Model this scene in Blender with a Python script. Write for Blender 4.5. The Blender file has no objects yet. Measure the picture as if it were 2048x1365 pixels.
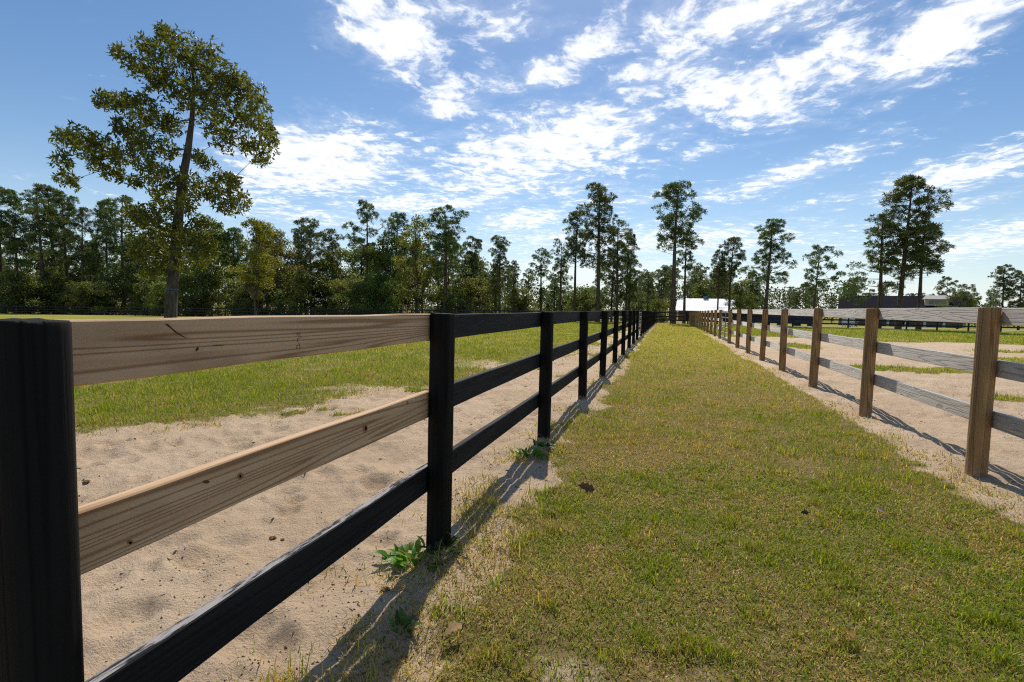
import bpy, math, random
import numpy as np
from mathutils import Vector, Matrix

rng = np.random.default_rng(7)
random.seed(7)
sc = bpy.context.scene
COL = sc.collection

# ------------------------------------------------------------------ camera
PITCH, YAW, ROLL, CAM_H = 0.0670, 0.2896, 0.0218, 1.305
FPX, CX, CY = 1024.0, 1024.0, 682.5
FWD = np.array([-math.sin(YAW) * math.cos(PITCH), math.cos(YAW) * math.cos(PITCH), -math.sin(PITCH)])
_r = np.array([math.cos(YAW), math.sin(YAW), 0.0])
_u = np.cross(_r, FWD)
RGT = _r * math.cos(ROLL) + _u * math.sin(ROLL)
UPV = -_r * math.sin(ROLL) + _u * math.cos(ROLL)
CAM = np.array([0.0, 0.0, CAM_H])
cd = bpy.data.cameras.new('camera')
cam = bpy.data.objects.new('camera', cd)
COL.objects.link(cam)
M = Matrix(((RGT[0], UPV[0], -FWD[0], 0), (RGT[1], UPV[1], -FWD[1], 0), (RGT[2], UPV[2], -FWD[2], CAM_H), (0, 0, 0, 1)))
cam.matrix_world = M
cd.sensor_width = 36.0
cd.lens = 18.0
cd.clip_start = 0.05
cd.clip_end = 6000.0
sc.camera = cam

# ------------------------------------------------------------------ sun, exposure
SUN = Vector((-0.17, 0.86, 1.0)).normalized()
sd = bpy.data.lights.new('sun', 'SUN')
sd.energy = 4.3
sd.angle = math.radians(0.55)
sd.color = (1.0, 0.93, 0.83)
sun = bpy.data.objects.new('sun', sd)
COL.objects.link(sun)
sun.rotation_euler = SUN.to_track_quat('Z', 'Y').to_euler()
sc.view_settings.view_transform = 'Standard'
sc.view_settings.look = 'None'
sc.view_settings.gamma = 1.0
sc.view_settings.exposure = 0.12
sc.view_settings.use_curve_mapping = False
sc.render.engine = 'CYCLES'
sc.cycles.max_bounces = 6
sc.cycles.transparent_max_bounces = 8
sc.cycles.use_denoising = False
sc.cycles.filter_width = 1.15

def px_dir(px, py):
    d = FWD + RGT * ((px - CX) / FPX) + UPV * ((CY - py) / FPX)
    return d / np.linalg.norm(d)

def project(P):
    X = np.asarray(P, float) - CAM
    z = X @ FWD
    return CX + FPX * (X @ RGT) / z, CY - FPX * (X @ UPV) / z

# ------------------------------------------------------------------ node helpers
class NT:
    def __init__(self, tree):
        self.t = tree
        self.t.nodes.clear()
    def n(self, typ, **kw):
        nd = self.t.nodes.new(typ)
        for k, v in kw.items():
            setattr(nd, k, v)
        return nd
    def link(self, a, b):
        self.t.links.new(a, b)
    def _set(self, sock, v):
        if isinstance(v, bpy.types.NodeSocket):
            self.link(v, sock)
        else:
            sock.default_value = v
    def math(self, op, a, b=None, c=None, clamp=False):
        nd = self.n('ShaderNodeMath', operation=op)
        nd.use_clamp = clamp
        self._set(nd.inputs[0], a)
        if b is not None: self._set(nd.inputs[1], b)
        if c is not None: self._set(nd.inputs[2], c)
        return nd.outputs[0]
    def vmath(self, op, a, b=None):
        nd = self.n('ShaderNodeVectorMath', operation=op)
        self._set(nd.inputs[0], a)
        if b is not None: self._set(nd.inputs[1], b)
        return nd.outputs[0]
    def mix(self, f, a, b, mode='MIX'):
        nd = self.n('ShaderNodeMix', data_type='RGBA', blend_type=mode)
        self._set(nd.inputs[0], f)
        self._set(nd.inputs[6], a)
        self._set(nd.inputs[7], b)
        return nd.outputs[2]
    def noise(self, vec, scale, detail=4.0, rough=0.55, dist=0.0):
        nd = self.n('ShaderNodeTexNoise')
        if vec is not None: self.link(vec, nd.inputs['Vector'])
        nd.inputs['Scale'].default_value = scale
        nd.inputs['Detail'].default_value = detail
        nd.inputs['Roughness'].default_value = rough
        nd.inputs['Distortion'].default_value = dist
        return nd.outputs[0]
    def ss(self, x, lo, hi):
        nd = self.n('ShaderNodeMapRange', interpolation_type='SMOOTHSTEP')
        self._set(nd.inputs[0], x)
        nd.inputs[1].default_value = lo
        nd.inputs[2].default_value = hi
        return nd.outputs[0]
    def comb(self, x, y, z):
        nd = self.n('ShaderNodeCombineXYZ')
        for i, v in enumerate((x, y, z)): self._set(nd.inputs[i], v)
        return nd.outputs[0]
    def sep(self, v):
        nd = self.n('ShaderNodeSeparateXYZ')
        self.link(v, nd.inputs[0])
        return nd.outputs
    def bump(self, h, strength=0.5, dist=0.02):
        nd = self.n('ShaderNodeBump')
        nd.inputs['Strength'].default_value = strength
        nd.inputs['Distance'].default_value = dist
        self.link(h, nd.inputs['Height'])
        return nd.outputs[0]

def C(r, g, b): return (r, g, b, 1.0)

# ------------------------------------------------------------------ world: sky with altocumulus
world = bpy.data.worlds.new('World')
sc.world = world
world.use_nodes = True
world.cycles.sampling_method = 'MANUAL'
world.cycles.sample_map_resolution = 256
w = NT(world.node_tree)
sky = w.n('ShaderNodeTexSky', sky_type='NISHITA')
sky.sun_disc = False
sky.sun_elevation = math.asin(SUN.z)
sky.sun_rotation = math.atan2(SUN.x, SUN.y)
sky.altitude = 0.0
sky.air_density = 1.0
sky.dust_density = 0.25
sky.ozone_density = 2.0
tc = w.n('ShaderNodeTexCoord')
D = w.vmath('NORMALIZE', tc.outputs['Generated'])
dx, dy, dz = w.sep(D)
az = w.math('ARCTAN2', dx, dy)
el = w.math('ARCSINE', dz)
zc = w.math('ADD', w.math('MAXIMUM', dz, 0.0), 0.045)
PX = w.math('DIVIDE', dx, zc)
PY = w.math('DIVIDE', dy, zc)
P = w.comb(PX, PY, 0.0)

def blob(cx, cy, rx, ry, ang=0.0):
    d = px_dir(cx, cy)
    a0, e0 = math.atan2(d[0], d[1]), math.asin(d[2])
    d1, d2 = px_dir(cx + 10, cy), px_dir(cx, cy - 10)
    sx = abs(math.atan2(d1[0], d1[1]) - a0) / 10
    sy = abs(math.asin(d2[2]) - e0) / 10
    u = w.math('MULTIPLY', w.math('SUBTRACT', az, a0), 1 / sx)
    v = w.math('MULTIPLY', w.math('SUBTRACT', el, e0), 1 / sy)
    ca, sa = math.cos(math.radians(ang)), math.sin(math.radians(ang))
    uu = w.math('MULTIPLY_ADD', u, ca / rx, w.math('MULTIPLY', v, sa / rx))
    vv = w.math('MULTIPLY_ADD', v, ca / ry, w.math('MULTIPLY', u, -sa / ry))
    r2 = w.math('ADD', w.math('MULTIPLY', uu, uu), w.math('MULTIPLY', vv, vv))
    return w.math('POWER', 2.718, w.math('MULTIPLY', r2, -0.8))

BLOBS = [(770, 70, 130, 75, -25, .95), (860, 20, 170, 50, 0, .7), (1000, 45, 90, 45, 20, .7), (1110, 140, 75, 38, 10, .9), (1180, 88, 80, 42, 25, .8),
         (905, 205, 75, 45, 0, .8), (995, 165, 70, 30, -10, .8), (640, 320, 210, 80, 8, 1.0), (560, 240, 60, 40, 0, .35), (1110, 290, 260, 85, 10, .95),
         (1260, 245, 120, 55, 10, .7), (1480, 190, 170, 75, -12, .95), (1330, 140, 150, 75, 25, .75), (1640, 135, 150, 70, 10, .9),
         (1870, 75, 210, 85, 20, .95), (1500, 30, 360, 75, 0, .8), (1960, 20, 160, 60, 0, .6), (1590, 345, 210, 30, 14, .8), (1450, 385, 120, 18, 12, .6),
         (1920, 345, 260, 40, 8, .8), (850, 405, 230, 26, 4, .8), (1045, 440, 110, 26, 6, .85), (620, 430, 260, 30, 0, .6),
         (1000, 365, 260, 40, 0, .75), (1300, 480, 420, 40, 0, .72), (1920, 490, 280, 40, 8, .75), (1250, 400, 170, 22, 5, .6), (480, 390, 160, 30, 0, .65), (1180, 540, 420, 30, 0, .6), (1400, 300, 70, 26, 10, .6), (1760, 210, 120, 22, 15, .5), (1900, 415, 200, 16, 8, .6), (1620, 410, 120, 14, 8, .5), (1650, 520, 300, 30, 4, .5), (100, 190, 60, 12, 0, .25), (60, 352, 90, 14, 4, .3)]
cov = None
for (cx_, cy_, rx_, ry_, an_, wt_) in BLOBS:
    b = w.math('MULTIPLY', blob(cx_, cy_, rx_, ry_, an_), wt_)
    cov = b if cov is None else w.math('MAXIMUM', cov, b)
# beyond the picture's field the same scattered cover goes on
genr = w.math('MULTIPLY', w.ss(w.noise(P, 0.55, 2.0), 0.50, 0.72), 0.75)
infr = w.math('MULTIPLY', w.ss(w.math('COSINE', w.math('SUBTRACT', az, -YAW)), 0.55, 0.72), w.math('SUBTRACT', 1.0, w.ss(el, 0.52, 0.66)))
cov = w.math('MAXIMUM', cov, w.math('MULTIPLY', genr, w.math('SUBTRACT', 1.0, infr)))
warp = w.n('ShaderNodeTexNoise'); w.link(P, warp.inputs['Vector']); warp.inputs['Scale'].default_value = 2.2; warp.inputs['Detail'].default_value = 3
Pw = w.vmath('ADD', P, w.vmath('SCALE', w.vmath('SUBTRACT', warp.outputs[1], (0.5, 0.5, 0.5)), None))
Pw.node.inputs[1].links[0].from_node.inputs['Scale'].default_value = 0.25
n1 = w.noise(Pw, 6.6, 9.0, 0.66)
n2 = w.noise(Pw, 2.1, 3.0, 0.55)
n3 = w.noise(w.vmath('MULTIPLY', Pw, (1.0, 0.75, 1.0)), 16.0, 6.0, 0.62)
f = w.math('MULTIPLY_ADD', n1, 1.75, w.math('MULTIPLY_ADD', n2, 0.75, w.math('MULTIPLY', n3, 1.25)))
f = w.math('ADD', w.math('SUBTRACT', f, 1.85), w.math('MULTIPLY_ADD', cov, 1.0, -0.43))
dens = w.ss(f, -0.04, 0.58)
veil = w.math('MULTIPLY', w.ss(w.math('ADD', w.math('SUBTRACT', n1, 0.5), w.math('MULTIPLY', cov, 0.65)), 0.10, 0.8), 0.42)
dens = w.math('MAXIMUM', dens, veil)
hazeh = w.math('MULTIPLY', w.math('POWER', w.math('SUBTRACT', 1.0, w.math('MAXIMUM', dz, 0.0)), 10.0), 0.66)
skyc = w.n('ShaderNodeHueSaturation')
skyc.inputs['Saturation'].default_value = 1.18
skyc.inputs['Value'].default_value = 0.70
w.link(sky.outputs[0], skyc.inputs['Color'])
c0 = w.mix(hazeh, skyc.outputs[0], C(5.6, 6.3, 7.1))
shade = w.ss(w.math('ADD', f, w.math('MULTIPLY', n2, 0.4)), 0.35, 1.15)
cc = w.mix(shade, C(7.6, 7.7, 7.9), C(6.7, 6.85, 7.1))
c1 = w.mix(dens, c0, cc)
bg = w.n('ShaderNodeBackground')
bg.inputs['Strength'].default_value = 0.14
w.link(c1, bg.inputs['Color'])
wo = w.n('ShaderNodeOutputWorld')
w.link(bg.outputs[0], wo.inputs['Surface'])

# ------------------------------------------------------------------ numpy noise
def _hash(ix, iy, seed):
    h = (ix.astype(np.int64) * 374761393 + iy.astype(np.int64) * 668265263 + seed * 1442695041) & 0x7fffffff
    h = ((h ^ (h >> 13)) * 1274126177) & 0x7fffffff
    return ((h ^ (h >> 16)) & 0xffff) / 65535.0
def vn(x, y, seed=0):
    ix, iy = np.floor(x), np.floor(y)
    fx, fy = x - ix, y - iy
    fx, fy = fx * fx * (3 - 2 * fx), fy * fy * (3 - 2 * fy)
    a, b = _hash(ix, iy, seed), _hash(ix + 1, iy, seed)
    c, d = _hash(ix, iy + 1, seed), _hash(ix + 1, iy + 1, seed)
    return (a * (1 - fx) + b * fx) * (1 - fy) + (c * (1 - fx) + d * fx) * fy
def fbm(x, y, seed=0, o=4):
    s, a, t = 0, 1.0, 0
    for i in range(o):
        s = s + a * vn(x * 2 ** i + 17.3 * i, y * 2 ** i - 9.1 * i, seed + i); t += a; a *= 0.5
    return s / t
def sstep(x, a, b):
    t = np.clip((x - a) / (b - a), 0, 1)
    return t * t * (3 - 2 * t)

# ------------------------------------------------------------------ terrain
XL, XR = -1.098, 2.493           # the two aisle fences
YB = 58.5                        # the cross fence at the far end
def base_z(x, y):
    x, y = np.asarray(x, float), np.asarray(y, float)
    sp = lambda t: np.where(t > 20, t, np.log1p(np.exp(np.clip(t, -30, 20))))
    z = -0.0150 * sp(-(x + 3.0)) + 0.006 * sp(np.minimum(x, 150) - 3.0)
    z = np.maximum(z, -3.4)
    z = z - 0.006 * sp((np.minimum(y, 60) - 25.0) / 2) * 2 - 0.015 * sp((np.minimum(y, 125) - 60.0) / 2) * 2
    return z

def left_edge(y):
    return np.interp(y, [-5, 0, 2, 3.4, 4.8, 7.7, 12.6, 20, 40, 58], [-5.8, -5.8, -5.6, -5.2, -4.1, -2.55, -1.85, -1.62, -1.5, -1.45])
PATCH = [(5.4, 14.2, 1.3, .85), (7.2, 14.6, 1.5, .8), (10.3, 18.5, 1.8, 1.3), (5.0, 22.3, .7, 2.0), (7.4, 11.4, .7, .5), (5.2, 10.0, .55, .4), (6.3, 10.6, .4, .3), (12.5, 23, 2.0, .9)]
def grass_mask(x, y):
    """1 = turf, 0 = bare sand"""
    x, y = np.asarray(x, float), np.asarray(y, float)
    n = fbm(x * 1.3, y * 1.3, 3, 4) - 0.5
    nf = fbm(x * 5.0, y * 5.0, 11, 3) - 0.5
    e = n * 0.55 + nf * 0.35
    aisle = sstep(x + e * 1.0, -1.06, -0.62) * (1 - sstep(x + e * 0.6, 2.02, 2.32))
    track = np.exp(-((x - 1.18) / 0.30) ** 2) * sstep(y, 1.8, 2.6) * (1 - sstep(y, 5.6, 7.4))
    aisle = aisle * (1 - 0.45 * sstep(track * (.55 + .45 * sstep(np.abs(y - 5.1), 1.2, .2)) + e * 1.6, 0.5, 1.1))
    bare = np.exp(-(((x + 0.35) / .5) ** 2 + ((y - 1.7) / .5) ** 2)) + .8 * np.exp(-(((x - .25) / .35) ** 2 + ((y - 1.9) / .3) ** 2))
    aisle = aisle * (1 - 0.6 * sstep(bare + e * 1.2, 0.7, 1.1))
    le = left_edge(y)
    sl = np.clip((-(x - le)), -10, 40)
    wid = 0.9 + 0.06 * np.clip(y, 0, 12)
    left = sstep(sl + e * 3.4, -.25, wid + .9)
    blot = sstep(fbm(x * .45 + 5, y * .45, 23, 3) + nf * .25, 0.63, 0.74) * np.exp(-np.clip(sl - 1, 0, 60) / 22)
    left = left * (1 - 0.55 * blot)
    islet = sstep(fbm(x * 1.7, y * 1.7, 41, 3) + nf * .2, 0.66, 0.76) * sstep(sl, -1.1, 0.0) * .8
    left = np.maximum(left, islet)
    right = sstep(y + (fbm(x * .35, y * .35, 31, 3) - .5) * 9 + e * 2, 28.5, 31.0)
    for (cx, cy, rx, ry) in PATCH:
        q = 1.25 - ((x - cx) / rx) ** 2 - ((y - cy) / ry) ** 2 + e * 2.2
        right = np.maximum(right, sstep(q, 0.1, 0.9))
    g = np.where(x < XL + .1, left, np.where(x > XR - .25, right, aisle))
    far = sstep(y, YB - 1.5, YB + 1)
    g = np.maximum(g, far * .85)
    g = np.where(y < -1, np.maximum(g, .9), g)
    return g

_cr = [(rng.uniform(-6, -1.3), rng.uniform(0.4, 10), rng.uniform(.06, .11)) for _ in range(420)] + [(rng.uniform(2.6, 9), rng.uniform(3, 16), rng.uniform(.05, .11)) for _ in range(300)]
def ground_z(x, y, fine=True):
    z = base_z(x, y)
    if not fine: return z
    x, y = np.asarray(x, float), np.asarray(y, float)
    g = grass_mask(x, y)
    r = np.hypot(x, y)
    k = 1 - sstep(r, 25, 50)
    sand = (1 - g) * k
    z = z + sand * ((fbm(x * 3.2, y * 2.4, 61, 3) - .5) * 0.075 + (fbm(x * 9, y * 9, 71, 3) - .5) * 0.042)
    z = z + g * k * ((fbm(x * 2.0, y * 2.0, 81, 3) - .5) * 0.030 + 0.012)
    for (cx, cy, rr) in _cr:
        m = (np.abs(x - cx) < 3 * rr) & (np.abs(y - cy) < 3 * rr)
        if m.any():
            q = ((x[m] - cx) ** 2 + ((y[m] - cy) * .8) ** 2) / rr ** 2
            z[m] += sand[m] * (-0.028 * (1 - sstep(np.sqrt(q), .35, 1.15)) + 0.013 * np.exp(-((np.sqrt(q) - 1.35) ** 2) * 9))
    for xf in (XL, XR):
        z = z + 0.035 * np.exp(-((x - xf - .05) / .28) ** 2) * (0.4 + fbm(x * 2, y * 1.5, 91, 2)) * k
    return z
def gz(x, y): return float(ground_z(np.array([float(x)]), np.array([float(y)]))[0])
def bz(x, y): return float(base_z(x, y))

def at_Y(px, py, Y):
    """ground point on the picture column px at world depth Y"""
    d = px_dir(px, py)
    t = Y / d[1]
    return d[0] * t, Y

# ------------------------------------------------------------------ mesh helpers
def mesh_np(name, V, F, mat=None, attrs=None, smooth=False):
    V = np.asarray(V, np.float32); F = np.asarray(F, np.int32)
    me = bpy.data.meshes.new(name)
    me.vertices.add(len(V)); me.vertices.foreach_set('co', V.ravel())
    k = F.shape[1]
    me.loops.add(F.size); me.loops.foreach_set('vertex_index', F.ravel())
    me.polygons.add(len(F))
    me.polygons.foreach_set('loop_start', np.arange(0, F.size, k, dtype=np.int32))
    me.polygons.foreach_set('loop_total', np.full(len(F), k, np.int32))
    me.polygons.foreach_set('use_smooth', np.full(len(F), smooth))
    if attrs:
        for an, (ty, arr) in attrs.items():
            a = me.attributes.new(an, ty, 'POINT')
            a.data.foreach_set('color' if ty == 'FLOAT_COLOR' else 'value', np.asarray(arr, np.float32).ravel())
    me.update(calc_edges=True)
    if mat: me.materials.append(mat)
    return me

def link(name, me, parent=None, loc=None, rot=None, scale=None):
    o = bpy.data.objects.new(name, me)
    COL.objects.link(o)
    if parent: o.parent = parent
    if loc is not None: o.location = loc
    if rot is not None: o.rotation_euler = rot
    if scale is not None: o.scale = scale
    return o
def tag(o, label=None, cat=None, group=None, kind=None):
    if label: o['label'] = label
    if cat: o['category'] = cat
    if group: o['group'] = group
    if kind: o['kind'] = kind
    return o
def thing(name, label, cat, loc=(0, 0, 0), group=None, rz=0.0):
    o = link(name, None, None, loc, (0, 0, rz))
    o.empty_display_size = 0.2
    return tag(o, label, cat, group)

class MB:
    """collects simple solids for one mesh"""
    def __init__(s): s.V, s.F = [], []
    def add(s, V, F):
        n = len(s.V)
        s.V += [tuple(map(float, v)) for v in V]
        s.F += [tuple(i + n for i in f) for f in F]
        return s
    def box(s, x0, x1, y0, y1, z0, z1):
        return s.add([(x0, y0, z0), (x1, y0, z0), (x1, y1, z0), (x0, y1, z0), (x0, y0, z1), (x1, y0, z1), (x1, y1, z1), (x0, y1, z1)],
                     [(3, 2, 1, 0), (4, 5, 6, 7), (0, 1, 5, 4), (1, 2, 6, 5), (2, 3, 7, 6), (3, 0, 4, 7)])
    def tube(s, pts, rad, n=8, cap=True):
        pts = [Vector(p) for p in pts]
        rings = []
        for i, p in enumerate(pts):
            t = (pts[min(i + 1, len(pts) - 1)] - pts[max(i - 1, 0)]).normalized()
            a = t.cross(Vector((0, 0, 1)) if abs(t.z) < .9 else Vector((1, 0, 0))).normalized()
            b = t.cross(a)
            r = rad[i] if hasattr(rad, '__len__') else rad
            rings.append([p + (a * math.cos(q) + b * math.sin(q)) * r for q in (2 * math.pi * j / n for j in range(n))])
        V = [v for r in rings for v in r]
        F = [(i * n + j, i * n + (j + 1) % n, (i + 1) * n + (j + 1) % n, (i + 1) * n + j) for i in range(len(pts) - 1) for j in range(n)]
        if cap: F += [tuple(range(n))[::-1], tuple(range((len(pts) - 1) * n, len(pts) * n))]
        return s.add(V, F)
    def mesh(s, name, mat=None, smooth=False, bevel=0.0):
        me = bpy.data.meshes.new(name)
        me.from_pydata(s.V, [], s.F)
        if bevel:
            import bmesh
            bm = bmesh.new(); bm.from_mesh(me)
            bmesh.ops.bevel(bm, geom=list(bm.edges), offset=bevel, segments=2, affect='EDGES', profile=.6)
            bm.to_mesh(me); bm.free()
        me.update()
        if smooth: me.polygons.foreach_set('use_smooth', [True] * len(me.polygons))
        if mat: me.materials.append(mat)
        return me

# ------------------------------------------------------------------ materials
def new_mat(name):
    m = bpy.data.materials.new(name); m.use_nodes = True
    t = NT(m.node_tree)
    out = t.n('ShaderNodeOutputMaterial')
    return m, t, out
def principled(t, out, col, rough=0.7, normal=None, spec=0.3, metal=0.0):
    p = t.n('ShaderNodeBsdfPrincipled')
    t._set(p.inputs['Base Color'], col)
    t._set(p.inputs['Roughness'], rough)
    p.inputs['Specular IOR Level'].default_value = spec
    p.inputs['Metallic'].default_value = metal
    if normal is not None: t.link(normal, p.inputs['Normal'])
    t.link(p.outputs[0], out.inputs['Surface'])
    return p
def plain(name, col, rough=0.6, spec=0.3, metal=0.0, var=0.12, scale=6.0):
    m, t, out = new_mat(name)
    tcd = t.n('ShaderNodeTexCoord')
    nz = t.noise(tcd.outputs['Object'], scale, 5.0)
    k = t.ss(nz, 0.3, 0.7)
    col2 = tuple(c * (1 - 2 * var) for c in col)
    c = t.mix(k, C(*col2), C(*[min(1, c * (1 + var)) for c in col]))
    principled(t, out, c, rough, t.bump(nz, 0.2, 0.01), spec, metal)
    return m

def wood(name, dark, mid, light, ring=46.0, rough=0.75, knots=0.0, axis=0, bumpd=0.003, worn=None, fib=0.35, knotcol=(.06, .03, .015), streak=0.0, spec=.25, gl=.30, sheen=0.0, rmix=.75):
    """long-grain timber; axis is the local axis the grain follows"""
    m, t, out = new_mat(name)
    tcd = t.n('ShaderNodeTexCoord')
    oi = t.n('ShaderNodeObjectInfo')
    off = t.vmath('SCALE', t.comb(oi.outputs['Random'], 0.37, 0.71), None)
    off.node.inputs['Scale'].default_value = 1.0
    offs = t.vmath('MULTIPLY', t.comb(oi.outputs['Random'], oi.outputs['Random'], oi.outputs['Random']), (37.0, 91.0, 53.0))
    p = t.vmath('ADD', tcd.outputs['Object'], offs)
    lx = [0.55, 0.55, 0.55]
    st = [11.0, 11.0, 11.0]; st[axis] = gl
    g = t.vmath('MULTIPLY', p, tuple(st))
    n = t.noise(g, 1.0, 1.5, 0.4, 0.15)
    kd = None
    if knots:
        sk = [6.5, 1.5, 6.5]; sk[axis] = 1.9
        vo = t.n('ShaderNodeTexVoronoi', feature='F1'); vo.inputs['Scale'].default_value = 1.0
        t.link(t.vmath('MULTIPLY', p, tuple(sk)), vo.inputs['Vector'])
        kd = vo.outputs['Distance']
        n = t.math('ADD', n, t.math('MULTIPLY', t.math('POWER', 2.718, t.math('MULTIPLY', t.math('MULTIPLY', kd, kd), -40.0)), 0.10))
    rings = t.math('SINE', t.math('MULTIPLY', n, ring * 2.2))
    r1 = t.math('POWER', t.math('MULTIPLY_ADD', rings, 0.5, 0.5), 4.0)
    sf = [230.0, 230.0, 230.0]; sf[axis] = 3.0
    fb = t.noise(t.vmath('MULTIPLY', p, tuple(sf)), 1.0, 3.0, 0.6)
    sb = [14.0, 14.0, 14.0]; sb[axis] = 1.1
    bl = t.noise(t.vmath('MULTIPLY', p, tuple(sb)), 1.0, 4.0, 0.6)
    c = t.mix(t.ss(bl, 0.3, 0.72), C(*mid), C(*light))
    c = t.mix(t.math('MULTIPLY', r1, rmix), c, C(*dark))
    c = t.mix(t.math('MULTIPLY', t.ss(fb, 0.45, 0.75), fib), c, C(*dark))
    if streak:
        ls = t.noise(t.vmath('MULTIPLY', p, (2.2, 5.0, 5.0)), 1.0, 3.0, 0.5)
        c = t.mix(t.math('MULTIPLY', t.ss(ls, 0.58, 0.75), streak), c, C(dark[0] * .55, dark[1] * .45, dark[2] * .4))
    if knots:
        c = t.mix(t.math('MULTIPLY', t.math('SUBTRACT', 1.0, t.ss(kd, 0.07, 0.17)), knots), c, C(*knotcol))
    if axis == 2:   # sand splashed up the foot of the post
        pz = t.sep(tcd.outputs['Object'])[2]
        sp_ = t.noise(p, 30.0, 4.0, .7)
        c = t.mix(t.math('MULTIPLY', t.ss(t.math('SUBTRACT', sp_, t.math('MULTIPLY', pz, 3.2)), .30, .5), .7), c, C(.36, .27, .18))
    if worn:
        geo = t.n('ShaderNodeNewGeometry')
        nz = t.sep(geo.outputs['Normal'])[2]
        wn = t.noise(t.vmath('MULTIPLY', p, (9.0, 60.0, 60.0)), 1.0, 5.0, 0.7)
        thr = t.math('MULTIPLY', t.ss(nz, 0.35, 0.95), worn[1])
        k = t.ss(t.math('ADD', wn, t.math('SUBTRACT', thr, 0.5)), 0.55, 0.7)
        c = t.mix(k, c, C(*worn[0]))
    h = t.math('SUBTRACT', t.math('MULTIPLY', fb, 0.6), t.math('MULTIPLY', r1, 0.5))
    if knots: h = t.math('SUBTRACT', h, t.math('MULTIPLY', t.math('SUBTRACT', 1.0, t.ss(kd, 0.05, 0.16)), 0.8))
    pb_ = principled(t, out, c, rough, t.bump(h, 0.6, bumpd), spec)
    if sheen:
        pb_.inputs['Sheen Weight'].default_value = sheen
        pb_.inputs['Sheen Roughness'].default_value = .45
        pb_.inputs['Sheen Tint'].default_value = C(1, .97, .92)
    return m

M_FRESH = wood('fresh_pine', (.24, .115, .045), (.54, .355, .20), (.65, .455, .28), ring=46, knots=.8, knotcol=(.13, .055, .022), streak=.3, fib=.12, rmix=.75)
M_GREY = wood('weathered_grey_pine', (.15, .135, .12), (.45, .385, .31), (.58, .51, .425), ring=52, knots=.75, knotcol=(.09, .06, .05), bumpd=.004, fib=.45, rough=.5, spec=.5, sheen=.8)
M_GREY2 = wood('weathered_darker_pine', (.10, .09, .078), (.37, .315, .255), (.49, .43, .36), ring=48, knots=.6, knotcol=(.07, .05, .04), bumpd=.004, fib=.45, rough=.5, spec=.5, sheen=.8)
M_BLACK = wood('black_painted_board', (.010, .0105, .012), (.0175, .018, .020), (.026, .0265, .029), ring=40, knots=.5, knotcol=(.006, .006, .006), rough=.7, spec=.12, worn=((.20, .19, .18), .24), bumpd=.003)
M_BLACKW = wood('black_board_worn_top', (.010, .0105, .012), (.0175, .018, .020), (.028, .028, .030), ring=40, knots=.3, knotcol=(.006, .006, .006), rough=.75, spec=.10, worn=((.34, .32, .30), .66), bumpd=.004)
M_BPOST = wood('black_painted_post', (.004, .004, .004), (.008, .0075, .007), (.014, .013, .012), ring=34, axis=2, rough=.75, spec=.12, worn=((.16, .12, .08), .25), bumpd=.004)
M_POST = wood('treated_brown_post', (.13, .066, .026), (.30, .175, .078), (.41, .26, .125), ring=44, axis=2, rough=.8, bumpd=.005, fib=.55, knots=.0)
M_FARB = plain('far_black_timber', (.016, .016, .018), .6)
M_GALV = plain('galvanised_tube', (.20, .20, .20), .45, .4, .3)
M_NAIL = plain('nail_steel', (.25, .24, .23), .45, .5, .6)
M_SPLIT = plain('split_shadow_wood', (.05, .028, .014), .9)
M_INK = plain('stamp_ink', (.10, .075, .06), .8)

def leaf_mat(name, trans=0.45, rough=0.5, spec=0.35, hue=None):
    m, t, out = new_mat(name)
    at = t.n('ShaderNodeAttribute', attribute_name='Col')
    col = at.outputs['Color']
    oi = t.n('ShaderNodeObjectInfo')
    hs = t.n('ShaderNodeHueSaturation')
    t.link(t.math('MULTIPLY_ADD', oi.outputs['Random'], 0.05, 0.478), hs.inputs['Hue'])
    t.link(t.math('MULTIPLY_ADD', oi.outputs['Random'], 0.35, 0.82), hs.inputs['Value'])
    t.link(col, hs.inputs['Color'])
    p = t.n('ShaderNodeBsdfPrincipled')
    t.link(hs.outputs[0], p.inputs['Base Color'])
    p.inputs['Roughness'].default_value = rough
    p.inputs['Specular IOR Level'].default_value = spec
    tr = t.n('ShaderNodeBsdfTranslucent')
    t.link(t.mix(1.0, hs.outputs[0], C(1.2, 1.2, .5), 'MULTIPLY'), tr.inputs['Color'])
    mx = t.n('ShaderNodeMixShader'); mx.inputs[0].default_value = trans
    t.link(p.outputs[0], mx.inputs[1]); t.link(tr.outputs[0], mx.inputs[2])
    t.link(mx.outputs[0], out.inputs['Surface'])
    return m
M_LEAF = leaf_mat('broad_leaves', .48, .46, .32)
M_NEEDLE = leaf_mat('pine_needles', .32, .5, .3)
M_GRASS = leaf_mat('grass_blades', .42, .55, .25)
M_DEAD = leaf_mat('dead_leaf', .2, .7, .2)

def bark(name, a, b, scale=3.0):
    m, t, out = new_mat(name)
    tcd = t.n('ShaderNodeTexCoord')
    v = t.vmath('MULTIPLY', tcd.outputs['Object'], (scale * 5, scale * 5, scale))
    n = t.noise(v, 1.0, 6.0, 0.65, .4)
    principled(t, out, t.mix(t.ss(n, .35, .68), C(*a), C(*b)), .9, t.bump(n, 1.0, .05), .15)
    return m
M_BARK = bark('pine_bark', (.055, .042, .034), (.17, .125, .095), 2.2)
M_OAKBARK = bark('oak_bark', (.05, .043, .036), (.15, .125, .10), 3.0)
M_TWIG = plain('bare_twig', (.07, .055, .042), .9)

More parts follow.
